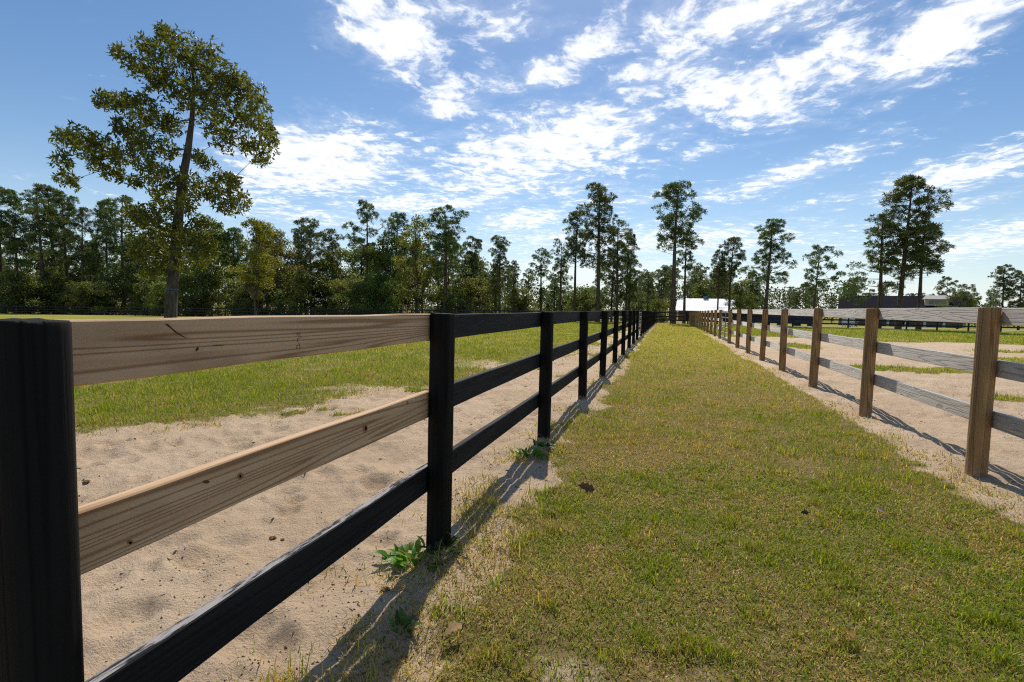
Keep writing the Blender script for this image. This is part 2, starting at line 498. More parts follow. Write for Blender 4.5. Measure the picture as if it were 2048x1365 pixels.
# ground material: sand and turf soil
def ground_material():
    m, t, out = new_mat('field_ground')
    tcd = t.n('ShaderNodeTexCoord')
    p = tcd.outputs['Object']
    ga = t.n('ShaderNodeAttribute', attribute_name='grass').outputs['Fac']
    da = t.n('ShaderNodeAttribute', attribute_name='dry').outputs['Fac']
    fa = t.n('ShaderNodeAttribute', attribute_name='far').outputs['Fac']
    n1 = t.noise(p, 1.1, 6.0, .6)
    n2 = t.noise(p, 17.0, 8.0, .74)
    n3 = t.noise(p, 90.0, 4.0, .7)
    n4 = t.noise(p, 420.0, 2.0, .6)
    sand = t.mix(t.ss(n1, .3, .7), C(.56, .405, .26), C(.68, .515, .35))
    sand = t.mix(t.math('MULTIPLY', t.ss(n2, .50, .74), .5), sand, C(.43, .30, .195))
    sand = t.mix(t.math('MULTIPLY', t.ss(n3, .57, .73), .5), sand, C(.22, .15, .095))
    sand = t.mix(t.math('MULTIPLY', t.ss(n4, .62, .8), .5), sand, C(.68, .56, .42))
    # soil and thatch under the blades near by, turf colour farther off
    thatch = t.mix(t.ss(n2, .3, .7), C(.15, .105, .040), C(.32, .235, .095))
    turf = t.mix(t.ss(n1, .3, .7), C(.225, .235, .032), C(.32, .295, .05))
    turf = t.mix(t.math('MULTIPLY', t.ss(n2, .45, .75), .5), turf, C(.12, .14, .024))
    turf = t.mix(t.math('MULTIPLY', da, .9), turf, C(.38, .30, .055))
    turf = t.mix(t.math('MULTIPLY', t.ss(n3, .55, .8), .4), turf, C(.06, .07, .02))
    gc = t.mix(fa, thatch, turf)
    k = t.ss(t.math('ADD', ga, t.math('MULTIPLY', t.math('SUBTRACT', n2, .5), .7)), .32, .62)
    litter = t.n('ShaderNodeAttribute', attribute_name='litter').outputs['Fac']
    gc = t.mix(t.math('MULTIPLY', litter, t.ss(n2, .3, .6)), gc, C(.13, .085, .045))
    col = t.mix(k, sand, gc)
    h = t.math('ADD', t.math('MULTIPLY', n2, 1.0), t.math('ADD', t.math('MULTIPLY', n3, .55), t.math('MULTIPLY', n4, .16)))
    principled(t, out, col, .95, t.bump(h, .85, .040), .1)
    return m
M_GROUND = ground_material()

# ------------------------------------------------------------------ ground sheet
def build_ground():
    a0 = math.pi / 2 + YAW
    main = np.linspace(a0 - math.radians(57), a0 + math.radians(57), 600)
    rest = np.linspace(a0 + math.radians(57), a0 + 2 * math.pi - math.radians(57), 100)[1:-1]
    ang = np.concatenate([main, rest])
    r = [0.45]
    while r[-1] < 13: r.append(r[-1] * 1.0105)
    while r[-1] < 130: r.append(r[-1] * 1.025)
    while r[-1] < 3500: r.append(r[-1] * 1.09)
    r = np.array(r)
    R, A = np.meshgrid(r, ang, indexing='ij')
    x, y = (R * np.cos(A)).ravel(), (R * np.sin(A)).ravel()
    z = ground_z(x, y)
    na, nr = len(ang), len(r)
    V = np.stack([x, y, z], 1)
    i = np.arange(nr - 1)[:, None] * na; j = np.arange(na)[None, :]; j2 = (j + 1) % na
    F = np.stack([i + j, i + na + j, i + na + j2, i + j2], -1).reshape(-1, 4)
    cz = float(V[:na, 2].mean())
    V = np.vstack([V, [[0, 0, cz]]])
    g = grass_mask(V[:, 0], V[:, 1])
    rr = np.hypot(V[:, 0], V[:, 1])
    far = sstep(rr, 4.0, 22.0)
    dry = fbm(V[:, 0] * .25, V[:, 1] * .25, 51, 3)
    aisle = (V[:, 0] > XL) & (V[:, 0] < XR)
    dry = np.where(aisle, sstep(dry, .2, .6) * .9 + .1, sstep(dry, .42, .7) * .7)
    litter = sstep(V[:, 1], YB + 1, YB + 6) * sstep(-V[:, 0], -6, 4) * .9
    FT = np.array([[len(V) - 1, k, (k + 1) % na, (k + 1) % na] for k in range(na)])
    me = mesh_np('ground', V, F, M_GROUND, {'grass': ('FLOAT', g), 'far': ('FLOAT', far), 'dry': ('FLOAT', dry), 'litter': ('FLOAT', litter)}, True)
    o = link('ground', me)
    tag(o, kind='structure')
    return o
build_ground()

# driveway beyond the cross fence
def strip(name, pts, width, mat, dz=.02):
    V, F = [], []
    P2 = []
    for a, b in zip(pts[:-1], pts[1:]):
        for k in range(12): P2.append((a[0] + (b[0] - a[0]) * k / 12, a[1] + (b[1] - a[1]) * k / 12))
    for i, (x, y) in enumerate(P2):
        q = P2[min(i + 1, len(P2) - 1)]; p0 = P2[max(i - 1, 0)]
        d = Vector((q[0] - p0[0], q[1] - p0[1], 0)).normalized(); nrm = Vector((-d.y, d.x, 0))
        for s in (-1, 1):
            xx, yy = x + nrm.x * s * width / 2, y + nrm.y * s * width / 2
            V.append((xx, yy, bz(xx, yy) + dz))
    F = [(2 * i, 2 * i + 1, 2 * i + 3, 2 * i + 2) for i in range(len(P2) - 1)]
    return tag(link(name, mesh_np(name, V, F, mat, None, True)), kind='structure')
strip('driveway', [(6, 62.5), (17, 62.3), (36, 67), (70, 78), (140, 110)], 3.0, plain('pale_gravel', (.42, .40, .37), .9, .1, 0, .1, 3.0), .05)

# ------------------------------------------------------------------ fences
def round_post_mesh(name, r, h, mat, square=0.0, seed=0, n=20, below=.25):
    rg = random.Random(seed)
    mb = MB(); V = []
    hs = [-below, 0, .02, h * .25, h * .5, h * .75, h - .02, h - .006, h]
    for k, z in enumerate(hs):
        for j in range(n):
            a = 2 * math.pi * j / n
            q = r
            if square:
                c_, s_ = abs(math.cos(a)), abs(math.sin(a))
                e = square
                q = r / ((c_ ** e + s_ ** e) ** (1 / e))
            q *= 1 + rg.uniform(-.012, .012)
            if k == 0: q *= 1.02
            if k == len(hs) - 1: q *= .955
            V.append((q * math.cos(a), q * math.sin(a), z + (rg.uniform(-.0025, .002) if k == len(hs) - 1 else 0)))
    F = [(i * n + j, i * n + (j + 1) % n, (i + 1) * n + (j + 1) % n, (i + 1) * n + j) for i in range(len(hs) - 1) for j in range(n)]
    V.append((0, 0, h + .002)); top = len(V) - 1; b = (len(hs) - 1) * n
    F += [(b + j, b + (j + 1) % n, top) for j in range(n)]
    mb.add(V, F)
    me = mb.mesh(name, mat)
    me.polygons.foreach_set('use_smooth', [len(p.vertices) == 4 for p in me.polygons])
    return me
def board_mesh(name, L, h, th, mat, bevel=.004):
    mb = MB()
    n = 6
    V, F = [], []
    rg = random.Random(int(L * 1000) + len(name))
    xs = [-L / 2 + L * i / n for i in range(n + 1)]
    for i, x in enumerate(xs):
        dz = rg.uniform(-.002, .002) if 0 < i < n else 0
        c = bevel
        for (y, z) in ((-th / 2 + c, -h / 2), (th / 2 - c, -h / 2), (th / 2, -h / 2 + c), (th / 2, h / 2 - c), (th / 2 - c, h / 2), (-th / 2 + c, h / 2), (-th / 2, h / 2 - c), (-th / 2, -h / 2 + c)):
            V.append((x, y, z + dz))
    F = [(i * 8 + j, i * 8 + (j + 1) % 8, (i + 1) * 8 + (j + 1) % 8, (i + 1) * 8 + j) for i in range(n) for j in range(8)]
    F = [f[::-1] for f in F]
    F += [tuple(range(8)), tuple(range(n * 8, n * 8 + 8))[::-1]]
    mb.add(V, F)
    return mb.mesh(name, mat)

SP = 2.44
HL, HR = 1.2645, 1.381
RAILH, RAILT = .137, .038
LPOST = [round_post_mesh('post', .055, HL, M_BPOST, 5.0, s) for s in range(3)]
RPOST = [round_post_mesh('post', .066, HR, M_POST, 2.6, 10 + s) for s in range(3)]
def rail_between(parent, x, ya, yb, zt_a, zt_b, mat, me=None, name='rail', jit=.004):
    """board along Y whose top edge runs from zt_a to zt_b"""
    L = math.hypot(yb - ya, zt_b - zt_a)
    if me is None: me = board_mesh('rail', L, RAILH, RAILT, mat)
    o = link(name, me, parent)
    o.location = (x, (ya + yb) / 2, (zt_a + zt_b) / 2 - RAILH / 2 + random.uniform(-jit, jit))
    o.rotation_euler = (0, -math.atan2(zt_b - zt_a, yb - ya), math.pi / 2)
    return o

def aisle_fence(label, x, side, ys, H, posts, tops, mats, group, first_special=None, lean=0.012):
    f = thing('board_fence', label, 'fence', (0, 0, 0), group)
    for i, y in enumerate(ys):
        z = bz(x, y)
        po = link('post', posts[i % len(posts)], f, (x, y, z), (random.uniform(-lean, lean), random.uniform(-lean, lean), random.uniform(-.15, .15)))
    xr = x + side * (.055 if side < 0 else .066) + side * RAILT / 2
    shared = {}
    for i in range(len(ys) - 1):
        for k, tz in enumerate(tops):
            ya, yb = ys[i], ys[i + 1]
            key = (round(yb - ya, 2), k)
            mt = first_special[k] if (first_special and i == 0) else mats[(i * 3 + k * 2) % len(mats)]
            me = None
            if i > 8:
                if key not in shared: shared[key] = board_mesh('rail', yb - ya - .003, RAILH, RAILT, mt)
                me = shared[key]
            r = rail_between(f, xr, ya + .0015, yb - .0015, bz(x, ya) + tz, bz(x, yb) + tz, mt, me)
            if i < 5 and not (first_special and i == 0):
                for yy in (ya + .02, ya - .02 + (yb - ya)):
                    pass
    return f

YL = [0.627] + [2.41 + SP * i for i in range(9)]
left = aisle_fence('black board fence left of the aisle with two fresh pine boards in its nearest bay', XL, -1, YL, HL, LPOST,
                   (HL - .004, .862, .468), [M_BLACK], 'board fences along the aisle', (M_FRESH, M_FRESH, M_BLACKW))
# rails that come in from behind the camera side of the first post
YR = [2.61 + SP * i for i in range(9)]
right = aisle_fence('weathered grey board fence on brown posts along the right of the grass aisle', XR, 1, YR, HR, RPOST,
                    (HR - .002, .962, .548), [M_GREY, M_GREY2, M_GREY], 'board fences along the aisle')
GL0, GL1 = YL[-1], YL[-1] + 3.75
GR0, GR1 = YR[-1], YR[-1] + 3.75
nl = int((YB - GL1) / SP); YL2 = list(np.linspace(GL1, YB, nl + 1))
nr_ = int((YB - GR1) / SP); YR2 = list(np.linspace(GR1, YB, nr_ + 1))
aisle_fence('black board fence run on the left between the left gate and the cross fence', XL, -1, YL2, HL, LPOST, (HL - .004, .862, .468), [M_BLACK], 'board fences along the aisle')
aisle_fence('brown-post fence run on the right between the right gate and the cross fence', XR, 1, YR2, HR, RPOST, (HR - .002, .962, .548), [M_GREY, M_GREY2], 'board fences along the aisle')

# fresh boards: split, knot, stamp
fr = [o for o in left.children if o.name.startswith('rail')]
top_board, mid_board = fr[0], fr[1]
def on_board(b, px, py):
    """local x,z on the camera-side face of a board under pixel px,py"""
    bpy.context.view_layer.update()
    mi = np.array(b.matrix_world.inverted())
    o = mi @ np.array([*CAM, 1.0]); d = mi[:3, :3] @ px_dir(px, py)
    s = -1 if o[1] < 0 else 1
    t = (s * RAILT / 2 - o[1]) / d[1]
    return o[0] + d[0] * t, o[2] + d[2] * t, s
def on_face_poly(name, b, pix, mat, lift=.0012, label=None):
    pts = [on_board(b, *p) for p in pix]
    s = pts[0][2]
    y1, y0 = s * (RAILT / 2 + lift), s * (RAILT / 2 - .004)
    n = len(pts)
    V = [(p[0], y1, p[1]) for p in pts] + [(p[0], y0, p[1]) for p in pts]
    F = [tuple(range(n)), tuple(range(n, 2 * n))[::-1]] + [(i, (i + 1) % n, n + (i + 1) % n, n + i) for i in range(n)]
    o = link(name, MB().add(V, F).mesh(name, mat), b)
    if label: o['label'] = label
    return o
on_face_poly('split', top_board, [(329, 648), (336, 649), (345, 658), (355, 666), (366, 673), (374, 677), (363, 673), (350, 665), (340, 656)], M_SPLIT, label='dark split running down from the top edge')
on_face_poly('knot', top_board, [(391, 703), (392, 698), (395, 695), (397, 696), (396, 700), (393, 703)], plain('dark_knot', (.05, .018, .01), .8), label='small dark knot')
on_face_poly('crack', top_board, [(424, 691), (432, 690.2), (450, 690), (440, 691.6), (430, 691.8)], M_SPLIT)
stamp = []
for (cx_, cy_, hw, hh) in [(597, 666, 3.5, .5), (597, 670.5, 3.5, .45), (594, 668, .5, 2), (600, 668, .5, 2), (599, 674.5, 3, .5), (602, 676, .5, 1.5), (596, 678, 3, .5), (595, 682, .5, 2.5), (599, 686.5, 3, .5), (595, 691, 3.5, .5), (599, 691, .5, 2), (596, 697, 3.5, .5), (593.5, 695, .5, 1.6), (600, 695, .5, 1.6)]:
    on_face_poly('stamp_mark', top_board, [(cx_ - hw, cy_ - hh), (cx_ + hw, cy_ - hh), (cx_ + hw, cy_ + hh), (cx_ - hw, cy_ + hh)], M_INK, .0006)
def ring_knot(b, cx, cy, rx, ry, col):
    on_face_poly('knot', b, [(cx + rx * math.cos(a) * random.uniform(.85, 1.1), cy + ry * math.sin(a) * random.uniform(.85, 1.1)) for a in np.linspace(0, 2 * math.pi, 11)[:-1]], col, .001)
MK = plain('amber_knot', (.30, .155, .065), .7); MKD = plain('brown_knot', (.12, .055, .024), .8)
for (kx, ky, rx, ry, mk) in [(730, 858, 5, 9, MK), (731, 857, 2.2, 4.5, MKD), (480, 953, 6, 7, MK), (480, 953, 2.5, 3, MKD), (412, 964, 7, 3.5, MKD), (260, 1085, 7, 5, MK), (260, 1086, 3.4, 2.4, MKD), (815, 806, 2.4, 3.4, MK)]:
    ring_knot(mid_board, kx, ky, rx, ry, mk)

# cross fence at the far end: plain black boards
def cross_fence(label, xa, xb, cat_group, gap=None):
    n = max(1, int(round(abs(xb - xa) / SP)))
    xs = np.linspace(xa, xb, n + 1)
    f = thing('board_fence', label, 'fence', (0, 0, 0), cat_group)
    pm = round_post_mesh('post', .062, 1.33, M_FARB, 5.0, 5, n=8)
    L = abs(xs[1] - xs[0])
    bm_ = board_mesh('rail', L, .14, .035, M_FARB)
    for i, x in enumerate(xs):
        link('post', pm, f, (x, YB, bz(x, YB)))
    for i in range(n):
        za, zb = bz(xs[i], YB), bz(xs[i + 1], YB)
        for tz in (1.22, .82, .43):
            o = link('rail', bm_, f, ((xs[i] + xs[i + 1]) / 2, YB - .085, (za + zb) / 2 + tz))
            o.rotation_euler = (0, -math.atan2(zb - za, xs[i + 1] - xs[i]), 0)
    return f
cross_fence('long black board fence across the back of the left paddock before the trees', XL - .15, -112, 'cross fences at the far end')
cross_fence('short black board fence closing the far end of the grass aisle', XL + .15, XR - .15, 'cross fences at the far end')
cross_fence('long black board fence across the back of the right paddock before the house', XR + .15, 62, 'cross fences at the far end')

def tube_gate(label, x, ya, yb, H, side):
    g = thing('tube_gate', label, 'gate', (x, ya, bz(x, ya)), 'metal gates in the aisle fences')
    L = yb - ya - .22
    rail_me = MB().tube([(0, .11, 0), (0, .11 + L, 0)], .019, 8).mesh('gate_rail', M_GALV, True)
    for z in np.linspace(.16, H - .08, 6): link('gate_rail', rail_me, g, (0, 0, float(z)))
    st = MB().tube([(0, 0, .13), (0, 0, H - .05)], .022, 8).mesh('gate_stile', M_GALV, True)
    for y in (.11, .11 + L / 2, .11 + L): link('gate_stile', st, g, (.001, float(y), 0))
    return g
tube_gate('grey metal tube gate hung in the black fence left of the aisle', XL - .02, GL0, GL1, 1.25, -1)
tube_gate('grey metal tube gate hung in the brown-post fence right of the aisle', XR + .02, GR0, GR1, 1.33, 1)

# ------------------------------------------------------------------ trees
def tri_join(parts):
    Vs, Fs, n = [], [], 0
    for V, F in parts:
        Vs.append(V); Fs.append(F + n); n += len(V)
    return np.vstack(Vs), np.vstack(Fs)
def tube_np(pts, rad, n=5):
    mb = MB().tube(pts, rad, n, cap=False)
    V = np.array(mb.V); F = np.array(mb.F)
    return V, np.vstack([F[:, [0, 1, 2]], F[:, [0, 2, 3]]])
def rand_dirs(n, up=0.0, g=rng):
    v = g.normal(size=(n, 3)); v[:, 2] += up
    return v / np.linalg.norm(v, axis=1, keepdims=True)
def tuft_tris(cen, out, per, ln, wd, g):
    """needle bunches: apex at the twig, fanning outward"""
    N = len(cen)
    c = np.repeat(cen, per, 0); o = np.repeat(out, per, 0)
    d = rand_dirs(len(c), 0.25, g) + o * 0.75
    d /= np.linalg.norm(d, axis=1, keepdims=True)
    L = ln * g.uniform(.6, 1.25, (len(c), 1))
    p = np.cross(d, rand_dirs(len(c), 0, g)); p /= np.linalg.norm(p, axis=1, keepdims=True) + 1e-9
    W = wd * g.uniform(.6, 1.3, (len(c), 1))
    V = np.stack([c, c + d * L + p * W, c + d * L * .92 - p * W], 1).reshape(-1, 3)
    return V, np.arange(len(V)).reshape(-1, 3)
def vary(base, n, g, amt=.25, warm=0.0):
    k = g.uniform(1 - amt, 1 + amt, (n, 1))
    c = np.array(base)[None, :] * k
    h = g.uniform(0, 1, (n, 1)) ** 2 * warm
    c = c * (1 - h) + np.array([.17, .12, .02])[None, :] * h
    return np.hstack([c, np.ones((n, 1))])
def make_pine(seed, H=16.0, cb=.42, R=2.9, nl=26, lean=.25, flat=.0, dead=6, per=24, tufts=(13, 24), col=(.11, .15, .055)):
    g = np.random.default_rng(seed)
    parts = []
    r0 = H * .0140
    zs = np.linspace(0, H * .965, 9)
    ph = g.uniform(0, 6.28)
    tx = lambda z: lean * math.sin(z / H * 2.4 + ph) * z / H
    ty = lambda z: lean * math.cos(z / H * 2.0 + ph) * z / H
    parts.append(tube_np([(tx(z), ty(z), z) for z in zs], [max(.025, r0 * (1.22 if i == 0 else 1) * (1 - .88 * (z / H) ** 1.2)) for i, z in enumerate(zs)], 8))
    cen, outs, tcol = [], [], []
    ang0 = g.uniform(0, 6.28)
    for b in range(nl):
        s_ = (b + g.uniform(.1, .9)) / nl
        if flat: prof = min(1, .35 + 1.6 * s_) * math.sqrt(max(.06, 1 - max(0, (s_ - .5) / .52) ** 2))
        else: prof = math.sqrt(max(.10, 1 - ((s_ - .36) / .68) ** 2)) * (.72 + .28 * math.sin(s_ * 9 + ang0))
        a = ang0 + b * 2.4 + g.uniform(-.6, .6)
        rr = R * prof * g.uniform(.42, 1.05)
        if g.uniform() < .10: rr *= 1.3
        q = g.uniform(.50, .92) * H / 16 * (.75 + .35 * prof)
        zc_ = H * (cb + (1 - cb) * s_ * .955)
        zb = max(H * cb * .92, zc_ - rr * g.uniform(.15, .5))
        p0 = np.array([tx(zb), ty(zb), zb])
        c = np.array([tx(zc_) + rr * math.cos(a), ty(zc_) + rr * math.sin(a), zc_])
        m = p0 * .45 + c * .55 + np.array([0, 0, -.10 * rr])
        rb = .022 + .016 * rr
        parts.append(tube_np([p0, m, c], [rb, rb * .65, .016], 4))
        n = int(g.integers(*tufts))
        d = rand_dirs(n, .25, g) * (g.uniform(.35, 1, (n, 1)) ** .6) * q * np.array([1.1, 1.1, .62])
        lump = vary(col, 1, g, .22, .12)
        for k in range(n):
            o = d[k] / q * .9 + np.array([.35 * math.cos(a), .35 * math.sin(a), .35])
            cen.append(c + d[k]); outs.append(o / np.linalg.norm(o)); tcol.append(lump[0] * np.append(g.uniform(.75, 1.3) * np.ones(3), 1))
            if k % 3 == 0: parts.append(tube_np([c, c + d[k]], [.016, .008], 3))
    for b in range(dead):
        z = H * cb * g.uniform(.5, 1.05); a = g.uniform(0, 6.28); L = g.uniform(.4, 1.7)
        parts.append(tube_np([(tx(z), ty(z), z), (tx(z) + L * math.cos(a), ty(z) + L * math.sin(a), z + L * g.uniform(-.1, .35))], [.028, .008], 3))
    TV, TF = tri_join(parts)
    cen, outs = np.array(cen), np.array(outs)
    NV, NF = tuft_tris(cen, outs, per, .34, .030, g)
    cols = np.repeat(np.array(tcol), per * 3, 0)
    cols[:, :3] *= g.uniform(.8, 1.2, (len(cols) // 3, 1)).repeat(3, 0)
    return mesh_np('trunk', TV, TF, M_BARK, None, True), mesh_np('crown', NV, NF, M_NEEDLE, {'Col': ('FLOAT_COLOR', cols)})

def leaf_quads(cen, nrm_up, size, asp, g, droop=.0):
    """folded diamond leaves"""
    n = len(cen)
    d = rand_dirs(n, nrm_up - droop, g)
    p = np.cross(d, rand_dirs(n, .6, g)); p /= np.linalg.norm(p, axis=1, keepdims=True) + 1e-9
    up = np.cross(p, d)
    L = size * g.uniform(.65, 1.25, (n, 1)); W = L * asp
    mid = cen + d * L * .5
    V = np.stack([cen, mid + p * W + up * W * .25, cen + d * L, mid - p * W + up * W * .25], 1).reshape(-1, 3)
    b = np.arange(n)[:, None] * 4
    F = np.vstack([b + np.array([[0, 1, 2]]), b + np.array([[0, 2, 3]])])
    return V, F
def make_broad(seed, H=8.0, R=2.4, cb=.2, nclump=34, per=170, size=.2, col=(.07, .085, .025), warm=.25, trunk_r=None, multi=1):
    g = np.random.default_rng(seed)
    parts, cl = [], []
    tr = trunk_r or H * .012
    stems = []
    for s in range(multi):
        a = g.uniform(0, 6.28); sp_ = 0 if multi == 1 else R * .35
        pts = [(sp_ * .2 * math.cos(a), sp_ * .2 * math.sin(a), 0)]
        for k in range(1, 6):
            t = k / 5
            pts.append((sp_ * t * math.cos(a) + g.normal() * .05 * H * .3, sp_ * t * math.sin(a) + g.normal() * .05 * H * .3, H * .9 * t))
        stems.append(pts)
        parts.append(tube_np(pts, [tr * (1 - .85 * k / 5) for k in range(6)], 6))
    for c in range(nclump):
        t = cb + (1 - cb) * g.uniform(0, 1) ** .9
        s = (t - cb) / (1 - cb)
        rr = R * math.sqrt(max(.05, 1 - (1.6 * (s - .42)) ** 2)) * g.uniform(.25, 1.0)
        a = g.uniform(0, 6.28)
        ce = np.array([rr * math.cos(a), rr * math.sin(a), H * t * .96])
        cl.append((ce, R * g.uniform(.16, .34)))
        st = stems[c % multi]
        k = min(4, int(max(0, t - .18) * 5))
        parts.append(tube_np([st[k], tuple((np.array(st[k]) * .4 + ce * .6) + np.array([0, 0, -.1])), tuple(ce)], [tr * .32, tr * .18, .008], 4))
    cs, colr = [], []
    for (ce, r) in cl:
        m = int(per * g.uniform(.7, 1.3))
        dd = rand_dirs(m, 0, g) * (g.uniform(0, 1, (m, 1)) ** .45) * r * np.array([1.15, 1.15, .8])
        cs.append(ce + dd); colr.append(np.repeat(vary(col, 1, g, .22, warm), m, 0))
    cs = np.vstack(cs); colr = np.vstack(colr)
    V, F = leaf_quads(cs, .0, size, .33, g, .15)
    colr[:, :3] *= g.uniform(.75, 1.25, (len(colr), 1))
    TV, TF = tri_join(parts)
    return mesh_np('trunk', TV, TF, M_OAKBARK, None, True), mesh_np('crown', V, F, M_LEAF, {'Col': ('FLOAT_COLOR', np.repeat(colr, 4, 0))})

PINES = {
    'full': make_pine(1, 16, .40, 2.5, 34), 'tall': make_pine(2, 16, .54, 2.2, 26), 'round': make_pine(3, 14, .50, 2.5, 26, flat=1),
    'open': make_pine(4, 16, .46, 2.9, 20, dead=10), 'wide': make_pine(5, 13, .45, 3.2, 24, flat=1), 'slim': make_pine(6, 16, .58, 1.8, 18),
    'grand': make_pine(9, 16, .36, 2.9, 46, tufts=(14, 26)), 'low': make_pine(7, 15, .24, 2.6, 42), 'two': make_pine(8, 16, .36, 2.5, 24)}
PH = {'grand': 16, 'full': 16, 'tall': 16, 'round': 14, 'open': 16, 'wide': 13, 'slim': 16, 'low': 15, 'two': 16}
BROAD = {'olive': (make_broad(21, 11, 2.6, .25, 46, 150, .22, (.20, .195, .055), .10), 11), 'green': (make_broad(22, 9, 2.6, .14, 44, 150, .21, (.135, .165, .042), .08), 9),
         'dark': (make_broad(23, 9, 2.8, .12, 46, 150, .21, (.10, .13, .038), .03), 9), 'bush': (make_broad(24, 4, 2.2, .03, 34, 160, .17, (.18, .20, .062), .08, .05, 4), 4),
         'bushg': (make_broad(25, 4, 2.4, .03, 36, 160, .17, (.13, .165, .046), .05, .05, 4), 4), 'yellow': (make_broad(26, 12, 2.5, .17, 44, 170, .21, (.235, .235, .03), .10), 12)}

def height_for(x, y, ytop):
    """tree height whose tip lies on picture row ytop"""
    z0 = bz(x, y); lo, hi = .5, 60
    for _ in range(40):
        m = (lo + hi) / 2
        if project((x, y, z0 + m))[1] > ytop: lo = m
        else: hi = m
    return lo
def place_tree(name, meshes, baseH, x, y, H, label, cat, group, wide=1.0):
    s = H / baseH
    t = thing(name, label, cat, (x, y, bz(x, y) - .03), group, random.uniform(0, 6.28))
    t.scale = (s * wide, s * wide, s)
    link('trunk', meshes[0], t); link('crown', meshes[1], t)
    return t
def pine(px, ytop, Y, kind, label, wide=1.0, group='pines beyond the cross fence', ybase=640):
    x, y = at_Y(px, ybase, Y)
    return place_tree('pine_tree', PINES[kind], PH[kind], x, y, height_for(x, y, ytop), label, 'pine tree', group, wide)
def broad(px, ytop, Y, kind, label, wide=1.0, name='broadleaf_tree', cat='tree', group='broadleaf trees at the wood edge', ybase=635):
    x, y = at_Y(px, ybase, Y)
    return place_tree(name, BROAD[kind][0], BROAD[kind][1], x, y, height_for(x, y, ytop), label, cat, group, wide)

# --- pines that stand out against the sky
for a in [(8, 368, 68, 'low', 'dark pine at the very left edge above the tree line', 1.25), (38, 430, 66, 'slim', 'thin-trunked pine second from the left edge with sky showing behind it', 1.2),
          (90, 386, 66, 'two', 'pine with long level branches standing in the sky gap at far left', 1.25), (112, 372, 72, 'tall', 'tallest pine of the far-left clump', 1.2),
          (136, 384, 71, 'full', 'dense pine closing the right side of the far-left clump', 1.0), (168, 410, 68, 'open', 'loose-crowned pine between the far-left clump and the big oak', 1.0),
          (215, 404, 73, 'full', 'pine just left of the big oak with pointed side tufts', 1.0), (250, 390, 72, 'round', 'round-topped pine peeking out behind the big oak on its left', 1.1),
          (602, 448, 74, 'full', 'pine left of the domed pine in mid left wood', 1.0), (623, 436, 66, 'round', 'domed pine with bare straight trunk right of the yellow-green oak', 1.05),
          (662, 456, 76, 'low', 'dark bushy pine right of the domed pine', 1.0), (732, 396, 65, 'open', 'tall pine with a lone long branch sticking out to the left', 1.0),
          (790, 425, 70, 'tall', 'pine just right of the pine with the lone long branch', 1.1), (889, 413, 64, 'full', 'large full pine right of the thin olive tree', 1.45),
          (999, 470, 66, 'full', 'isolated cone-shaped pine between the left wood and the central pines', 1.1), (1081, 497, 70, 'slim', 'small pine at the left foot of the central pine group', 1.3),
          (1120, 477, 68, 'two', 'shorter pine leaning on the left of the central pine group', 1.0), (1149, 420, 68, 'tall', 'second tallest pine of the central group, on its left', 1.0),
          (1195, 366, 64, 'full', 'tallest pine of the central group above the black fence', 1.15), (1233, 430, 66, 'two', 'pine directly right of the tallest central pine', 1.05),
          (1252, 463, 70, 'low', 'low-branched pine at the right end of the central group', .85), (1346, 361, 61, 'tall', 'very tall lone pine rising beside the white-roofed barn', 1.3),
          (1368, 456, 66, 'two', 'shorter pine close to the right of the very tall lone pine', 1.1), (1325, 531, 84, 'slim', 'small far pine left of the very tall lone pine', 1.3),
          (1434, 499, 70, 'full', 'pine standing before the middle of the white barn roof', .9), (1458, 473, 70, 'tall', 'pine at the right end of the white barn roof', 1.1),
          (1530, 437, 62, 'full', 'well-spaced pine with an oval crown right of the barn', 1.35), (1627, 490, 61, 'wide', 'short wide-crowned pine between the barn and the house', 1.0),
          (1758, 430, 60.5, 'two', 'left pine of the big clump in front of the house', 1.4), (1797, 349, 60, 'grand', 'largest pine of the clump in front of the house', 1.2),
          (1838, 448, 60.5, 'tall', 'right pine of the big clump in front of the house', 1.5), (1713, 553, 84, 'wide', 'small distant pine left of the house roof', 1.0),
          (1890, 553, 120, 'round', 'distant pine above the right end of the house roof', 1.0), (1927, 568, 125, 'wide', 'flat-topped distant pine right of the house', 1.0),
          (2002, 528, 84, 'low', 'dense dark pine near the right edge of the picture', 1.2), (2038, 545, 82, 'full', 'pine cut by the right edge of the picture', 1.2)]:
    pine(*a[:5], wide=a[5])
# --- wood behind the left paddock
LB = 'slender pine standing in the crowded wood behind the left paddock'
rg2 = random.Random(5)
for k in range(92):
    px = rg2.uniform(-260, 1000) if k < 62 else rg2.uniform(940, 1330)
    Y = rg2.uniform(68, 104)
    yt = (rg2.uniform(450, 535) if px < 950 else rg2.uniform(505, 575))
    if 30 < px < 85: yt = rg2.uniform(540, 570)
    pine(px, yt, Y, rg2.choice(['full', 'tall', 'slim', 'low', 'two', 'open']), LB, rg2.uniform(.9, 1.25), 'crowded pines of the left wood')
LF = 'small far pine on the skyline behind the right paddock'
for k in range(46):
    px = rg2.uniform(1390, 2350); Y = rg2.uniform(120, 250)
    pine(px, rg2.uniform(562, 600), Y, rg2.choice(['round', 'wide', 'full', 'low']), LF, rg2.uniform(1.0, 1.5), 'far pines behind the right paddock')
for k in range(22):
    px = rg2.uniform(1280, 1530); Y = rg2.uniform(132, 185)
    pine(px, rg2.uniform(525, 580), Y, rg2.choice(['full', 'low', 'two']), 'pine in the dark backdrop behind the white-roofed barn', 1.15, 'pines behind the barn')
